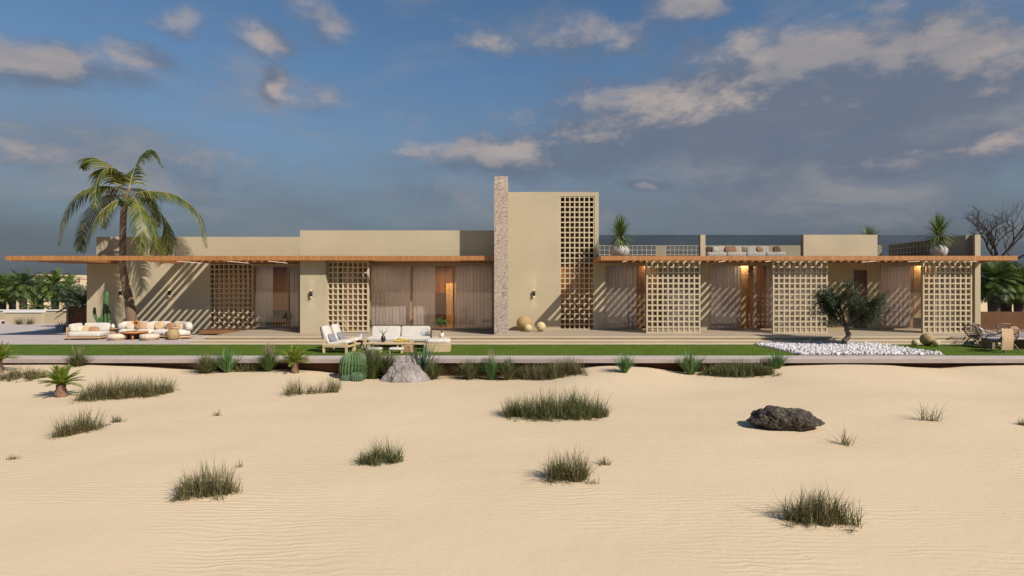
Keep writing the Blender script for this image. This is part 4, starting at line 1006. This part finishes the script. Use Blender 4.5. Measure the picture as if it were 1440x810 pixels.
# ------------------------------------------------------------------ sand planting
def front(c, back):
    """slide a ground point along its sight line until `back` metres behind it stays clear of the slab"""
    ym = 18.40-back
    if c.y > ym: c = Vector((c.x*ym/c.y, ym, 0)); c.z = gz(c.x, c.y)
    return c
def clump(pa, pb, hpx, label, mat, n, group='dry grass clumps on the sand', name='grass_clump', w=.013, depth=.5, droop=.8, spread=.8, seed=1, hvar=.45, ragged=.0):
    """grass along a line on the ground between two picture points (bases)"""
    rr = random.Random(seed); A = hit(*pa); B = hit(*pb); mid = (A+B)/2; h = hpx*mid.y/F; mb = MB()
    n = int(n*1.4); per = 24; nt_ = max(1, n//per); ln = max(.05, (B-A).length)
    for q in range(nt_):
        t = rr.random(); u = max(-1.1, min(1.1, rr.gauss(0, .45))); edge = max(.12, 1-abs(2*t-1)**2.4)**.5 if not ragged else .85
        if nt_ > 12 and noise.noise(Vector((t*ln*2.6+seed, u*1.5, seed*3.3))) < -.22: continue
        hk = (1+.45*noise.noise(Vector((t*ln*2.0+seed, u, seed*3.1))))*(.5+.5*edge)*rr.uniform(.75, 1.15)
        c = A+(B-A)*t+Vector((rr.gauss(0, .03), u*depth*(.35+.65*edge), 0)); c.y = min(c.y, 18.33)
        for k in range(per if nt_ > 1 else n):
            p = c+Vector((rr.gauss(0, .035), rr.gauss(0, .035), 0)); p.z = gz(p.x, p.y)-.012
            az = rr.uniform(0, 6.28); sp = spread*rr.random()**.8*(1.9 if rr.random() < .2 else 1.1)
            mb.blade(p, (math.cos(az)*sp, math.sin(az)*sp, 1), h*hk*rr.uniform(.3, 1.2), w*rr.uniform(.45, 1.1), droop*rr.uniform(.2, 2.4), 4, az)
    for q in range(max(2, nt_//5)):      # stray runners and straws lying on the sand round the clump
        c = A+(B-A)*rr.uniform(-.08, 1.08)+Vector((0, rr.choice([-1, -1, 1])*depth*rr.uniform(.5, 1.1), 0)); c.z = gz(c.x, c.y); az = rr.uniform(0, 6.28)
        for k in range(rr.randint(4, 9)):
            a2 = az+rr.uniform(-.9, .9); mb.blade(c+Vector((rr.gauss(0, .04), rr.gauss(0, .03), 0)), (math.cos(a2), math.sin(a2), rr.uniform(.1, 1.1)), h*rr.uniform(.2, .5), w*.8, .9, 3, a2)
    return mesh_thing(mb, name, M[mat], label, 'grass', group)
def tuft(px, py, hpx, wpx, label, mat, n, group=None, name='grass_tuft', w=.018, droop=.9, up0=.3, seed=1, seeds=None, plume=None, cat='grass'):
    n = int(n*1.5); rr = random.Random(seed); c = hit(px, py); h = hpx*c.y/F; rw = wpx*c.y/F/2; c = front(c, rw*.5); mb = MB()
    for i in range(n):
        az = rr.uniform(0, 6.28); q = rr.random(); d = Vector((math.cos(az)*q*rw/h*1.7, math.sin(az)*q*rw/h*1.7, 1))
        b = c+Vector((math.cos(az), math.sin(az), 0))*rw*.22*rr.random(); b.z = gz(b.x, b.y)-.01
        mb.blade(b, d, h*rr.uniform(.65, 1.2)*(1+.12*q), w*1.25*rr.uniform(.7,1.2), droop*(.3+q)*rr.uniform(.5,1.3), 4, az)
    r = thing(name, label, cat, tuple(c), 0, group); mb.build('blades', M[mat], r, world=True)
    if plume:
        a = MB()
        for i in range(plume):
            az = rr.uniform(0, 6.28); q = rr.random()*.6; p = c+Vector((math.cos(az)*q*rw, math.sin(az)*q*rw, h*rr.uniform(.95,1.3)))
            a.tube([c+Vector((0,0,.05)), (c+p)/2+Vector((0,0,.05)), p], [.004,.003,.002], 3, False)
            for j in range(10): a.blade(p-Vector((0,0,.02*j)), (rr.uniform(-.5,.5), rr.uniform(-.5,.5), 1), .06, .012, .6, 1, rr.uniform(0,3))
        a.build('seed_heads', M['seed'], r, world=True)
    return r
def cycad(px, py, rpx, tpx, label, seed):
    rr = random.Random(seed); c = hit(px, py); c = front(c, .3 if c.y > 17.5 else 0); k = c.y/F; r = thing('cycad', label, 'palm', tuple(c), 0, 'small cycads with stubby trunks')
    h = tpx*k; a = MB(); a.lathe([(.13*rpx/28, -.04), (.14*rpx/28, h*.3), (.10*rpx/28, h*.75), (.11*rpx/28, h)], (0,0,0), 14, 9, .18); a.build('trunk', M['cycadtrunk'], r)
    a = MB(); R_ = rpx*k
    for i in range(26):
        az = i*2.4; el = .30+1.15*(i/26)+rr.uniform(-.1,.1); d = Vector((math.cos(az)*math.cos(el), math.sin(az)*math.cos(el), math.sin(el))); n = 14; cc = [Vector((0,0,h))]; dd = d
        for j in range(n): cc.append(cc[-1]+dd*R_*1.1/n); dd = (dd+Vector((0,0,-.055))).normalized()
        a.tube([cc[0], cc[n//2], cc[n]], [.012,.01,.003], 4, False)
        for j in range(2, n+1):
            tan = (cc[min(j+1,n)]-cc[j-1]).normalized(); sd = tan.cross(Vector((0,0,1))).normalized()
            for s in (-1, 1): a.blade(cc[j], sd*s+tan*.9+Vector((0,0,.3)), R_*.36*math.sin(math.pi*min(1,.3+.63*j/n)), .052*rpx/28, .4, 2, 0, tan)
    a.build('crown', M['cycad'], r)
cycad(86, 558, 27, 17, 'cycad with rough red brown trunk alone on the left sand', 21)
cycad(415, 523, 23, 14, 'cycad at the slab edge below the shaded lattice', 22)
cycad(-2, 524, 24, 18, 'cycad cut by the left edge of the picture', 23)

G1 = 'planting along the slab edge'
clump((2, 533), (62, 531), 18, 'dry grass bed at the left edge below the slab', 'drygrass', 1500, G1, seed=2, depth=.5, w=.016)
tuft(110, 514, 24, 34, 'small fountain grass below the daybed', 'darkgrass', 260, G1, seed=3, w=.014, plume=8)
tuft(291, 522, 30, 44, 'dark fountain grass, first plant of the left slab row', 'darkgrass', 330, G1, seed=4, w=.014)
tuft(320, 523, 33, 34, 'bright green spiky tuft between two dark grasses', 'brightgreen', 90, G1, seed=5, w=.035, droop=.4)
clump((332, 522), (368, 521), 15, 'low dark brownish grass right of the bright spiky tuft', 'darkgrass', 420, G1, seed=6, depth=.25)
tuft(378, 522, 32, 30, 'green grass with pale seed heads left of the cycad', 'greengrass', 260, G1, seed=7, w=.016, plume=34)
tuft(524, 528, 42, 46, 'thick green grass right of the barrel cactus', 'greengrass', 460, G1, seed=8, w=.018)
tuft(548, 528, 36, 34, 'darker green grass touching the grey boulder on its left', 'darkgrass', 330, G1, seed=9, w=.018)
tuft(521, 518, 46, 34, 'mauve dry sprigs rising behind the barrel cactus', 'drysprig', 90, G1, seed=10, w=.02)
tuft(591, 524, 50, 42, 'blue green agave behind the grey boulder', 'agave', 30, G1, 'agave', .085, .35, seed=11, cat='agave')
tuft(607, 533, 28, 44, 'dark grass right of the grey boulder', 'darkgrass', 300, G1, seed=12)
tuft(660, 533, 28, 40, 'dark grass at the left of the centre grass row', 'darkgrass', 300, G1, seed=13)
tuft(691, 533, 33, 28, 'light green grass with pale plumes in the centre row', 'brightgreen', 240, G1, seed=14, w=.016, plume=26)
tuft(715, 534, 30, 36, 'dark spiky tuft where the long centre grass bed starts', 'darkgrass', 240, G1, seed=15, w=.022)
clump((728, 532), (820, 525), 29, 'long dense grass bed below the woven balls', 'drygrass', 3600, G1, seed=16, depth=.38, w=.015)
tuft(878, 524, 27, 32, 'light green spiky tuft alone between the two long beds', 'brightgreen', 90, G1, seed=17, w=.03, droop=.4)
tuft(971, 524, 32, 38, 'light green spiky tuft at the left end of the right bed', 'brightgreen', 110, G1, seed=18, w=.03, droop=.4)
clump((985, 527), (1083, 526), 24, 'long dark grass bed below the white stones', 'darkgrass', 3600, G1, seed=19, depth=.38, w=.015)
tuft(1093, 515, 24, 30, 'light green spiky tuft at the right end of the right bed', 'brightgreen', 90, G1, seed=20, w=.03, droop=.4)
G2 = 'dry grass clumps on the sand'
clump((115, 563), (238, 553), 30, 'wide dry grass clump right of the lone cycad', 'drygrass', 3200, G2, seed=31, depth=.5)
clump((402, 555), (474, 551), 27, 'sparse dry grass clump below the left cycad row', 'drygrass', 560, G2, seed=32, depth=.35, ragged=.1, spread=.6)
clump((712, 586), (850, 585), 39, 'largest dense grass clump in the middle of the sand', 'darkgrass', 4300, G2, seed=33, depth=.42)
clump((82, 615), (138, 603), 33, 'tangled dry grass clump under the wide left one', 'drygrass', 700, G2, seed=34, depth=.25, spread=.8, ragged=.1)
clump((150, 598), (177, 591), 15, 'thin trailing grass right of the tangled clump', 'drygrass', 70, G2, seed=35, depth=.08, ragged=.1)
clump((257, 697), (326, 694), 43, 'round dry clump in the lower left sand', 'drygrass', 900, G2, seed=36, depth=.2, spread=.7)
clump((509, 652), (562, 648), 31, 'small dark clump near the middle of the left sand', 'darkgrass', 620, G2, seed=37, depth=.18, spread=.7)
clump((774, 673), (836, 675), 41, 'ragged clump below the largest grass clump', 'drygrass', 800, G2, seed=38, depth=.2, spread=.7)
clump((842, 654), (856, 652), 20, 'few stray blades right of the ragged clump', 'drygrass', 45, G2, seed=39, depth=.06, ragged=.1)
clump((1103, 730), (1190, 736), 52, 'lowest clump in the right foreground', 'drygrass', 900, G2, seed=40, depth=.2, spread=.55)
clump((1290, 590), (1312, 592), 31, 'thin upright tuft on the far right sand', 'drygrass', 60, G2, seed=41, depth=.06, ragged=.1)
clump((1174, 624), (1200, 628), 29, 'thin pale tuft just right of the black rock', 'drygrass', 50, G2, seed=42, depth=.06, ragged=.1, spread=.8)
clump((1436, 597), (1462, 600), 14, 'low grass tuft cut by the right edge', 'drygrass', 200, G2, seed=43, depth=.12)
clump((304, 584), (312, 584), 11, 'tiny sprout between the left clumps', 'drygrass', 26, G2, seed=44, depth=.03, ragged=.1)
clump((16, 646), (26, 645), 13, 'tiny sprout near the left edge', 'drygrass', 30, G2, seed=45, depth=.03, ragged=.1)
clump((333, 657), (337, 656), 10, 'tiny brown sprig right above the round clump', 'drysprig', 12, G2, seed=46, depth=.02, ragged=.1, spread=.2)

# barrel cacti
def barrel(px, py, rpx, hpx, label, mat, ribs):
    c = hit(px, py); c = front(c, .45 if rpx > 10 else .95); k = c.y/F; rr = rpx*k; h = hpx*k; r = thing('barrel_cactus', label, 'cactus', tuple(c), 0, 'barrel cacti by the boulder')
    n = 14; pr = []
    for i in range(n+1):
        t = i/n; pr.append((max(.01, rr*(math.sin(math.pi*(.14+.86*t))**.55 if t < .999 else .02)), h*(1-math.cos(math.pi*t))/2))
    a = MB(); a.lathe(pr, (0,0,-.03), ribs*8, ribs, .16); a.build('stem', M[mat], r)
    a = MB()
    for q in range(ribs):
        w = 2*math.pi*q/ribs
        pts = [Vector((p[0]*1.085*math.cos(w), p[0]*1.085*math.sin(w), p[1]-.03)) for p in pr]; a.tube(pts, rr*.022, 4, False)
    a.build('ridges', M['cactuspale'], r)
barrel(497.5, 526, 18.5, 38, 'large ribbed barrel cactus', 'cactus', 26)
barrel(486.5, 527, 7, 9, 'smallest round cactus left in front of the large barrel cactus', 'cactusdark', 14)
barrel(501.5, 528, 8.5, 13, 'small round cactus right in front of the large barrel cactus', 'cactusdark', 16)

# rocks
def rock(name, pts_fn, loc, mat, label, sub=4):
    bm = bmesh.new(); bmesh.ops.create_icosphere(bm, subdivisions=sub, radius=1)
    for v in bm.verts: v.co = pts_fn(v.co.copy())
    me = bpy.data.meshes.new(name); bm.to_mesh(me); bm.free(); me.materials.append(M[mat]); o = bpy.data.objects.new(name, me); COL.objects.link(o); o.location = loc
    return tag(o, label, 'rock')
c = front(hit(569, 534), .78); k = c.y/F
def hull_rock(name, pts, loc, mat, label, cuts, amp, cat='rock'):
    bm = bmesh.new()
    for p in pts: bm.verts.new(p)
    res = bmesh.ops.convex_hull(bm, input=bm.verts[:])
    bmesh.ops.delete(bm, geom=[v for v in bm.verts if not v.link_faces], context='VERTS')
    bmesh.ops.triangulate(bm, faces=bm.faces[:])
    for q in range(cuts):
        bmesh.ops.subdivide_edges(bm, edges=bm.edges[:], cuts=1, use_grid_fill=True)
        a0 = amp*.5**q
        for v in bm.verts:
            f = 2.1*2**q; n3 = Vector((noise.noise(v.co*f+Vector((1,5,9))), noise.noise(v.co*f+Vector((7,2,4))), noise.noise(v.co*f+Vector((3,8,6))))); v.co += n3*a0
    bm.normal_update()
    for v in bm.verts:
        d1 = noise.voronoi(v.co*2.6+noise.noise_vector(v.co*3)*.35)[0]; d2 = noise.voronoi(v.co*7)[0]
        v.co += v.normal*((d1[1]-d1[0])*.09-.045+(d2[1]-d2[0])*.03)
    me = bpy.data.meshes.new(name); bm.to_mesh(me); bm.free(); me.materials.append(M[mat]); o = bpy.data.objects.new(name, me); COL.objects.link(o); o.location = loc
    return tag(o, label, cat)
bp = [(-35,-.05,-4),(-33,.5,-4),(36,.0,-4),(34,.6,-4),(-17,-.42,-4),(14,-.5,-4),(-24,.1,16),(-13,.25,32),(-16,.5,29),(4,.30,36),(8,.55,34),(10,.12,28),(-3,-.12,21),(-9,-.22,12),(18,-.08,19),(25,.15,14),(30,.0,5),(-30,.2,7),(3,-.38,9),(20,-.38,4)]
hull_rock('boulder', [(p[0]*k*1.06, p[1]*.8-.05, p[2]*k) for p in bp], c, 'greyrock', 'grey pink jagged boulder at the slab edge', 5, .04)
c = hit(1113, 606); k = c.y/F
def f2(v):
    x, y, z = v; lo = 1-.30*max(0, -z)
    q = Vector((x*50*k*lo, y*.42*lo, z*18*k*(1-.30*max(0, x))*(1.0 if z > 0 else .8)))
    d = noise.noise(Vector((x*1.3+2, y*1.3, z*1.3+3)))*.12+abs(noise.noise(q*4))*.07+noise.noise(q*9)*.04+noise.noise(q*19)*.026+noise.noise(q*40)*.013
    return q+Vector((x, y, z*.7))*d
rock('black_rock', f2, c+Vector((0, .25, .13)), 'blackrock', 'flat black rough rock lying on the right sand', 6)

# white stones: uncountable bed
mb = MB(); ico = bmesh.new(); bmesh.ops.create_icosphere(ico, subdivisions=1, radius=1); iv = [v.co.copy() for v in ico.verts]; ifc = [[v.index for v in f.verts] for f in ico.faces]; ico.free()
for i in range(3600):
    x = R.uniform(9.72, 14.5); y = R.uniform(19.13, 22.75)
    if R.random() < .03: x += R.choice([-.12, .1])
    s = R.uniform(.028, .062); m = T(x, y, ZP+.02+s*.4+R.random()*.03, R.uniform(0,3), R.uniform(0,3), R.uniform(0,3)) @ Matrix.Diagonal((s*R.uniform(.8,1.5), s, s*R.uniform(.6,1), 1))
    mb.add([m @ (v*(1+R.uniform(-.15,.15))) for v in iv], ifc, False)
o = mb.build('white_gravel', M['stonewhite']); tag(o, 'bed of white stones around the olive tree', 'gravel', kind='stuff')
mb = MB(); mb.box(9.66, 14.56, 19.125, 22.755, ZP, ZP+.03); o = mb.build('gravel_bed', M['slabface']); tag(o, 'ground below the white stones', kind='structure')

# ------------------------------------------------------------------ surroundings
# left: garden wall with window, brown box, far houses
Yw = 38
r = thing('garden_wall', 'beige garden wall with a dark window at the left edge', 'wall', (PX(30, Yw), Yw, -1))
a = MB(); zt = PZ(437, Yw); a.box(PX(-260, Yw), PX(140, Yw), Yw, Yw+.3, -1.1, zt); a.box(PX(44, Yw), PX(93, Yw), Yw-2.0, Yw-1.75, -1.1, zt-.03); a.box(PX(44, Yw), PX(44, Yw)+.25, Yw-1.75, Yw, -1.1, zt-.032); a.build('wall', M['farwall2'], r, world=True)
a = MB(); a.box(PX(-260, Yw), PX(140, Yw), Yw-.06, Yw+.36, zt, zt+.07); a.box(PX(43, Yw), PX(94, Yw), Yw-2.06, Yw-1.7, zt-.03, zt+.06); a.build('coping', M['whitetrim'], r, world=True)
a = MB(); a.box(PX(-14, Yw), PX(15, Yw), Yw-.08, Yw-.002, PZ(468.5, Yw), PZ(450, Yw)); w_ = a.build('window', M['whitetrim'], r, world=True)
a = MB(); a.box(PX(-12, Yw), PX(1.8, Yw), Yw-.1, Yw-.081, PZ(467.5, Yw), PZ(451.3, Yw)); a.box(PX(3.8, Yw), PX(13.6, Yw), Yw-.1, Yw-.081, PZ(467.5, Yw), PZ(451.3, Yw)); a.build('pane', M['darkwood'], w_, world=True)
Yx = 29.2
r = thing('brown_wall', 'dark brown plank wall at the left corner of the house', 'wall', (PX(108, Yx), Yx, ZP))
a = MB(); a.box(PX(96, Yx), PX(126, Yx), Yx, Yx+.2, ZP, PZ(432, Yx)); a.build('panel', M['brownwall'], r, world=True)
a = MB(); a.box(PX(94, Yx), PX(96, Yx), Yx-.05, Yx+.2, ZP, PZ(431.5, Yx)); a.build('post', M['slabface'], r, world=True)
def far_house(px0, px1, pytop, Y, mat, label, wins=(), name='far_house'):
    r = thing(name, label, 'house', ((PX(px0, Y)+PX(px1, Y))/2, Y, -1)); zt = PZ(pytop, Y)
    a = MB(); a.box(PX(px0, Y), PX(px1, Y), Y, Y+8, -1.05, zt); a.build('wall', M[mat], r, world=True)
    a = MB(); a.box(PX(px0, Y)-.1, PX(px1, Y)+.1, Y-.1, Y+8.1, zt, zt+.25); a.build('roof', M['farwall'], r, world=True)
    for a0, a1, b0, b1 in wins:
        a = MB(); a.box(PX(a0, Y), PX(a1, Y), Y-.05, Y-.002, PZ(b1, Y), PZ(b0, Y)); a.build('window', M['darkwood'], r, world=True)
far_house(-120, 45, 419, 70, 'farwall', 'low cream house behind the palms at the left edge')
far_house(47, 62, 388, 78, 'farwall', 'narrow pale tower between two background palms')
far_house(58, 125, 415, 74, 'farwall', 'cream house behind the bright green palm')
far_house(112, 160, 392, 84, 'farwall', 'pale block peeping above the bushy tree')
Yz = 31
r = thing('garden_wall', 'brown garden wall right of the house end wall', 'wall', (PX(1410, Yz), Yz, ZP))
a = MB(); a.box(21.92, 40, Yz, Yz+.25, ZP, PZ(438.5, Yz)); a.build('panel', M['brownwall'], r, world=True)
far_house(1360, 1560, 418, 62, 'farwall', 'pale house behind the right palms')
mb = MB(); mb.box(30, 60, 50, 50.3, -1.05, PZ(429, 50)); mesh_thing(mb, 'low_wall', M['farwall'], 'long pale wall under the right palms', 'wall')
# dry bushes by the left wall
for i, (px, lab) in enumerate(((27, 'dry low bush at the foot of the left garden wall'), (42, 'second dry bush where the left garden wall steps'), (88, 'yellow green plant beside the brown corner wall'))):
    Yq_ = 35.5 if i < 2 else 30.5; r = thing('low_bush', lab, 'bush', (PX(px, Yq_), Yq_, ZP if i == 2 else -.3)); a = MB()
    rosette(a, (0,0,0), 90, .55 if i < 2 else .6, .03, .1, 1.4, .8, 3, .05); a.build('leaves', M['drygrass'], r)
mb = MB(); mb.box(PX(82, 30.5), PX(93, 30.5), 30.3, 30.7, ZP, ZP+.3); o = mesh_thing(mb, 'planter', M['pot'], 'low dark planter left of the brown corner wall', 'planter')

# ------------------------------------------------------------------ sun, sky, camera
a_, b_, c_ = 1.0, .90, 1.10      # light travels (-a, +b, -c)
sun = bpy.data.lights.new('sun', 'SUN'); sun.energy = 5.0; sun.angle = rad(.9); sun.color = (1, .925, .81)
so = bpy.data.objects.new('sun', sun); COL.objects.link(so); so.rotation_euler = Vector((-a_, b_, -c_)).to_track_quat('-Z', 'Y').to_euler()
elev = math.atan2(c_, math.hypot(a_, b_)); azs = math.atan2(a_, -b_)   # towards the sun, clockwise from +Y
w = bpy.data.worlds.new('World'); sc.world = w; w.use_nodes = True; nt = w.node_tree; nt.nodes.clear()
def mth(op, a, b=None, c=None, nt=nt):
    n = nt.nodes.new('ShaderNodeMath'); n.operation = op
    for i, v in enumerate((a, b, c)):
        if v is None: continue
        if hasattr(v, 'links') or hasattr(v, 'is_linked'): L(nt, v, n.inputs[i])
        else: n.inputs[i].default_value = v
    return n.outputs[0]
def maprange(v, a, b, c, d, nt=nt, smooth=True):
    n = nt.nodes.new('ShaderNodeMapRange'); n.interpolation_type = 'SMOOTHSTEP' if smooth else 'LINEAR'
    L(nt, v, n.inputs[0]); n.inputs[1].default_value = a; n.inputs[2].default_value = b; n.inputs[3].default_value = c; n.inputs[4].default_value = d; return n.outputs[0]
def azel(px, py): return math.atan((px-720)/F), math.atan((405-py)/math.hypot(F, px-720))
BL = [(60,80,170,34,1.0),(190,80,60,20,.8),(245,32,40,20,.7),(375,58,48,24,.75),(388,115,24,34,.8),(448,22,50,26,.6),(450,138,42,22,.5),(840,50,90,32,.75),(700,60,60,22,.45),(965,12,60,26,.7),
      (950,168,200,58,1.15),(1110,135,210,80,1.25),(1280,112,190,84,1.2),(1040,200,220,40,1.0),(740,220,150,34,1.05),(880,190,150,44,1.1),(1290,210,200,42,1.0),(1060,190,160,34,1.0),(1080,262,150,36,.6),(50,212,130,34,.6),(905,262,46,10,.8),(300,245,190,42,.42),
      (1400,50,130,80,.5),(1230,18,190,30,.5),(330,262,60,12,.45),(560,270,220,30,.3),(1300,300,240,24,.3)]
grp = bpy.data.node_groups.new('cloud_density', 'ShaderNodeTree')
grp.interface.new_socket('Vector', in_out='INPUT', socket_type='NodeSocketVector'); grp.interface.new_socket('Density', in_out='OUTPUT', socket_type='NodeSocketFloat'); grp.interface.new_socket('Mask', in_out='OUTPUT', socket_type='NodeSocketFloat')
gi = grp.nodes.new('NodeGroupInput'); go = grp.nodes.new('NodeGroupOutput')
wn = grp.nodes.new('ShaderNodeTexNoise'); wn.inputs['Scale'].default_value = 7; wn.inputs['Detail'].default_value = 3; grp.links.new(gi.outputs[0], wn.inputs['Vector'])
wa = grp.nodes.new('ShaderNodeVectorMath'); wa.operation = 'MULTIPLY_ADD'; grp.links.new(wn.outputs['Color'], wa.inputs[0]); wa.inputs[1].default_value = (.09,.045,0); grp.links.new(gi.outputs[0], wa.inputs[2])
wb = grp.nodes.new('ShaderNodeVectorMath'); wb.operation = 'SUBTRACT'; grp.links.new(wa.outputs[0], wb.inputs[0]); wb.inputs[1].default_value = (.045,.0225,0)
acc = None
for (px, py, rx, ry, wt) in BL:
    a0, e0 = azel(px, py); cosr = math.cos(a0); ra = rx/F*cosr*cosr; re = ry/F*cosr
    s1 = grp.nodes.new('ShaderNodeVectorMath'); s1.operation = 'SUBTRACT'; grp.links.new(wb.outputs[0], s1.inputs[0]); s1.inputs[1].default_value = (a0, e0, 0)
    s2 = grp.nodes.new('ShaderNodeVectorMath'); s2.operation = 'MULTIPLY'; grp.links.new(s1.outputs[0], s2.inputs[0]); s2.inputs[1].default_value = (1/ra, 1/re, 0)
    s3 = grp.nodes.new('ShaderNodeVectorMath'); s3.operation = 'LENGTH'; grp.links.new(s2.outputs[0], s3.inputs[0])
    v = maprange(s3.outputs['Value'], 0.1, 1.75, wt, 0, grp)
    acc = v if acc is None else mth('MAXIMUM', acc, v, nt=grp)
sc2 = grp.nodes.new('ShaderNodeVectorMath'); sc2.operation = 'MULTIPLY'; grp.links.new(wb.outputs[0], sc2.inputs[0]); sc2.inputs[1].default_value = (1, 1.9, 1)
n1 = grp.nodes.new('ShaderNodeTexNoise'); n1.inputs['Scale'].default_value = 8.5; n1.inputs['Detail'].default_value = 11; n1.inputs['Roughness'].default_value = .64; grp.links.new(sc2.outputs[0], n1.inputs['Vector'])
nn = mth('MULTIPLY_ADD', n1.outputs[0], 1.9, -.95, nt=grp)
den = mth('ADD', acc, nn, nt=grp)
thin = mth('MULTIPLY', n1.outputs[0], .0, nt=grp)
grp.links.new(maprange(den, .08, .95, 0, 1, grp), go.inputs[0]); grp.links.new(den, go.inputs[1])
tc = nt.nodes.new('ShaderNodeTexCoord'); sp = nt.nodes.new('ShaderNodeSeparateXYZ'); L(nt, tc.outputs['Generated'], sp.inputs[0])
az_ = mth('ARCTAN2', sp.outputs[0], sp.outputs[1]); el_ = mth('ARCSINE', sp.outputs[2])
cv = nt.nodes.new('ShaderNodeCombineXYZ'); L(nt, az_, cv.inputs[0]); L(nt, el_, cv.inputs[1])
g1 = nt.nodes.new('ShaderNodeGroup'); g1.node_tree = grp; L(nt, cv.outputs[0], g1.inputs[0])
of = nt.nodes.new('ShaderNodeVectorMath'); of.operation = 'ADD'; L(nt, cv.outputs[0], of.inputs[0]); of.inputs[1].default_value = (.020, .042, 0)
g2 = nt.nodes.new('ShaderNodeGroup'); g2.node_tree = grp; L(nt, of.outputs[0], g2.inputs[0])
df = mth('SUBTRACT', g1.outputs[1], g2.outputs[1])
lit = maprange(df, .04, .72, 0, 1)
sky = nt.nodes.new('ShaderNodeTexSky'); sky.sky_type = 'NISHITA'; sky.sun_disc = False; sky.sun_elevation = elev; sky.sun_rotation = azs; sky.air_density = 1.3; sky.dust_density = .4; sky.ozone_density = 2.5
skm = nt.nodes.new('ShaderNodeMix'); skm.data_type = 'RGBA'; skm.blend_type = 'MULTIPLY'; skm.inputs[0].default_value = 1; L(nt, sky.outputs[0], skm.inputs[6]); skm.inputs[7].default_value = (.53, .66, .77, 1)
# bank of distant cloud and dust low over the horizon (values divided by the world strength below)
S = .10
def mixc(fac, A, B):
    m = nt.nodes.new('ShaderNodeMix'); m.data_type = 'RGBA'; L(nt, fac, m.inputs[0])
    for i, v in ((6, A), (7, B)):
        if isinstance(v, tuple): m.inputs[i].default_value = (v[0]/S, v[1]/S, v[2]/S, 1)
        else: L(nt, v, m.inputs[i])
    return m.outputs[2]
nb = nt.nodes.new('ShaderNodeTexNoise'); nb.inputs['Scale'].default_value = 3.0; nb.inputs['Detail'].default_value = 6
sv = nt.nodes.new('ShaderNodeVectorMath'); sv.operation = 'MULTIPLY'; L(nt, cv.outputs[0], sv.inputs[0]); sv.inputs[1].default_value = (1, 3.5, 1); L(nt, sv.outputs[0], nb.inputs['Vector'])
elw = mth('MULTIPLY_ADD', nb.outputs[0], .20, el_); elw = mth('SUBTRACT', elw, .10)
bank = maprange(elw, .0, .42, .97, 0)
bankc = mixc(maprange(el_, 0, .17, 0, 1), (.070, .082, .106), (.140, .160, .195))
skyc = mixc(bank, skm.outputs[2], bankc)
vb = None
for (px, py, rx, ry, wt) in ((1200,190,520,190,1.1),(120,215,330,90,.75),(950,290,620,60,.8),(330,120,220,90,.3),(720,20,260,70,.25)):
    a0, e0 = azel(px, py); q1 = nt.nodes.new('ShaderNodeVectorMath'); q1.operation = 'SUBTRACT'; L(nt, cv.outputs[0], q1.inputs[0]); q1.inputs[1].default_value = (a0, e0, 0)
    q2 = nt.nodes.new('ShaderNodeVectorMath'); q2.operation = 'MULTIPLY'; L(nt, q1.outputs[0], q2.inputs[0]); q2.inputs[1].default_value = (F/rx/math.cos(a0)**2, F/ry/math.cos(a0), 0)
    q3 = nt.nodes.new('ShaderNodeVectorMath'); q3.operation = 'LENGTH'; L(nt, q2.outputs[0], q3.inputs[0]); v_ = maprange(q3.outputs['Value'], 0, 1.3, wt, 0)
    vb = v_ if vb is None else mth('MAXIMUM', vb, v_)
vn = nt.nodes.new('ShaderNodeTexNoise'); vn.inputs['Scale'].default_value = 4.2; vn.inputs['Detail'].default_value = 9; vn.inputs['Roughness'].default_value = .6; vn.inputs['Distortion'].default_value = .6
v3 = nt.nodes.new('ShaderNodeVectorMath'); v3.operation = 'MULTIPLY'; L(nt, cv.outputs[0], v3.inputs[0]); v3.inputs[1].default_value = (1, 2.6, 1); L(nt, v3.outputs[0], vn.inputs['Vector'])
vd = mth('MULTIPLY_ADD', vn.outputs[0], 2.2, -1.1); vd = mth('ADD', vd, vb); veil = maprange(vd, 0.0, 1.0, 0, .72)
vc_ = mixc(maprange(vn.outputs[0], .42, .66, 0, 1), (.155, .175, .215), (.275, .262, .268))
skyc = mixc(veil, skyc, vc_)
wn2 = maprange(vn.outputs[0], .38, .62, 0, 1)
lit = mth('MULTIPLY', lit, mth('MULTIPLY_ADD', wn2, .45, .62))
cc = mixc(lit, (.125, .155, .215), (.40, .345, .32))
cf = mth('MULTIPLY', g1.outputs[0], .88)
fin_ = mixc(cf, skyc, cc)
bg = nt.nodes.new('ShaderNodeBackground'); L(nt, fin_, bg.inputs[0]); bg.inputs[1].default_value = S
wo = nt.nodes.new('ShaderNodeOutputWorld'); L(nt, bg.outputs[0], wo.inputs[0])
w.cycles.sampling_method = 'MANUAL'; w.cycles.sample_map_resolution = 512

cam = bpy.data.cameras.new('camera'); cam.sensor_width = 36; cam.lens = 36*F/1440; cam.clip_start = .1; cam.clip_end = 8000
co = bpy.data.objects.new('camera', cam); COL.objects.link(co); co.location = (0, 0, EYE); co.rotation_euler = (rad(90), 0, 0); sc.camera = co
vs = sc.view_settings; vs.view_transform = 'Standard'; vs.look = 'None'; vs.gamma = 1; vs.exposure = .15; vs.use_curve_mapping = False
sc.cycles.max_bounces = 6; sc.cycles.transparent_max_bounces = 12; sc.cycles.diffuse_bounces = 2; sc.cycles.glossy_bounces = 2
sc.cycles.caustics_reflective = False; sc.cycles.caustics_refractive = False; sc.cycles.sample_clamp_indirect = 4
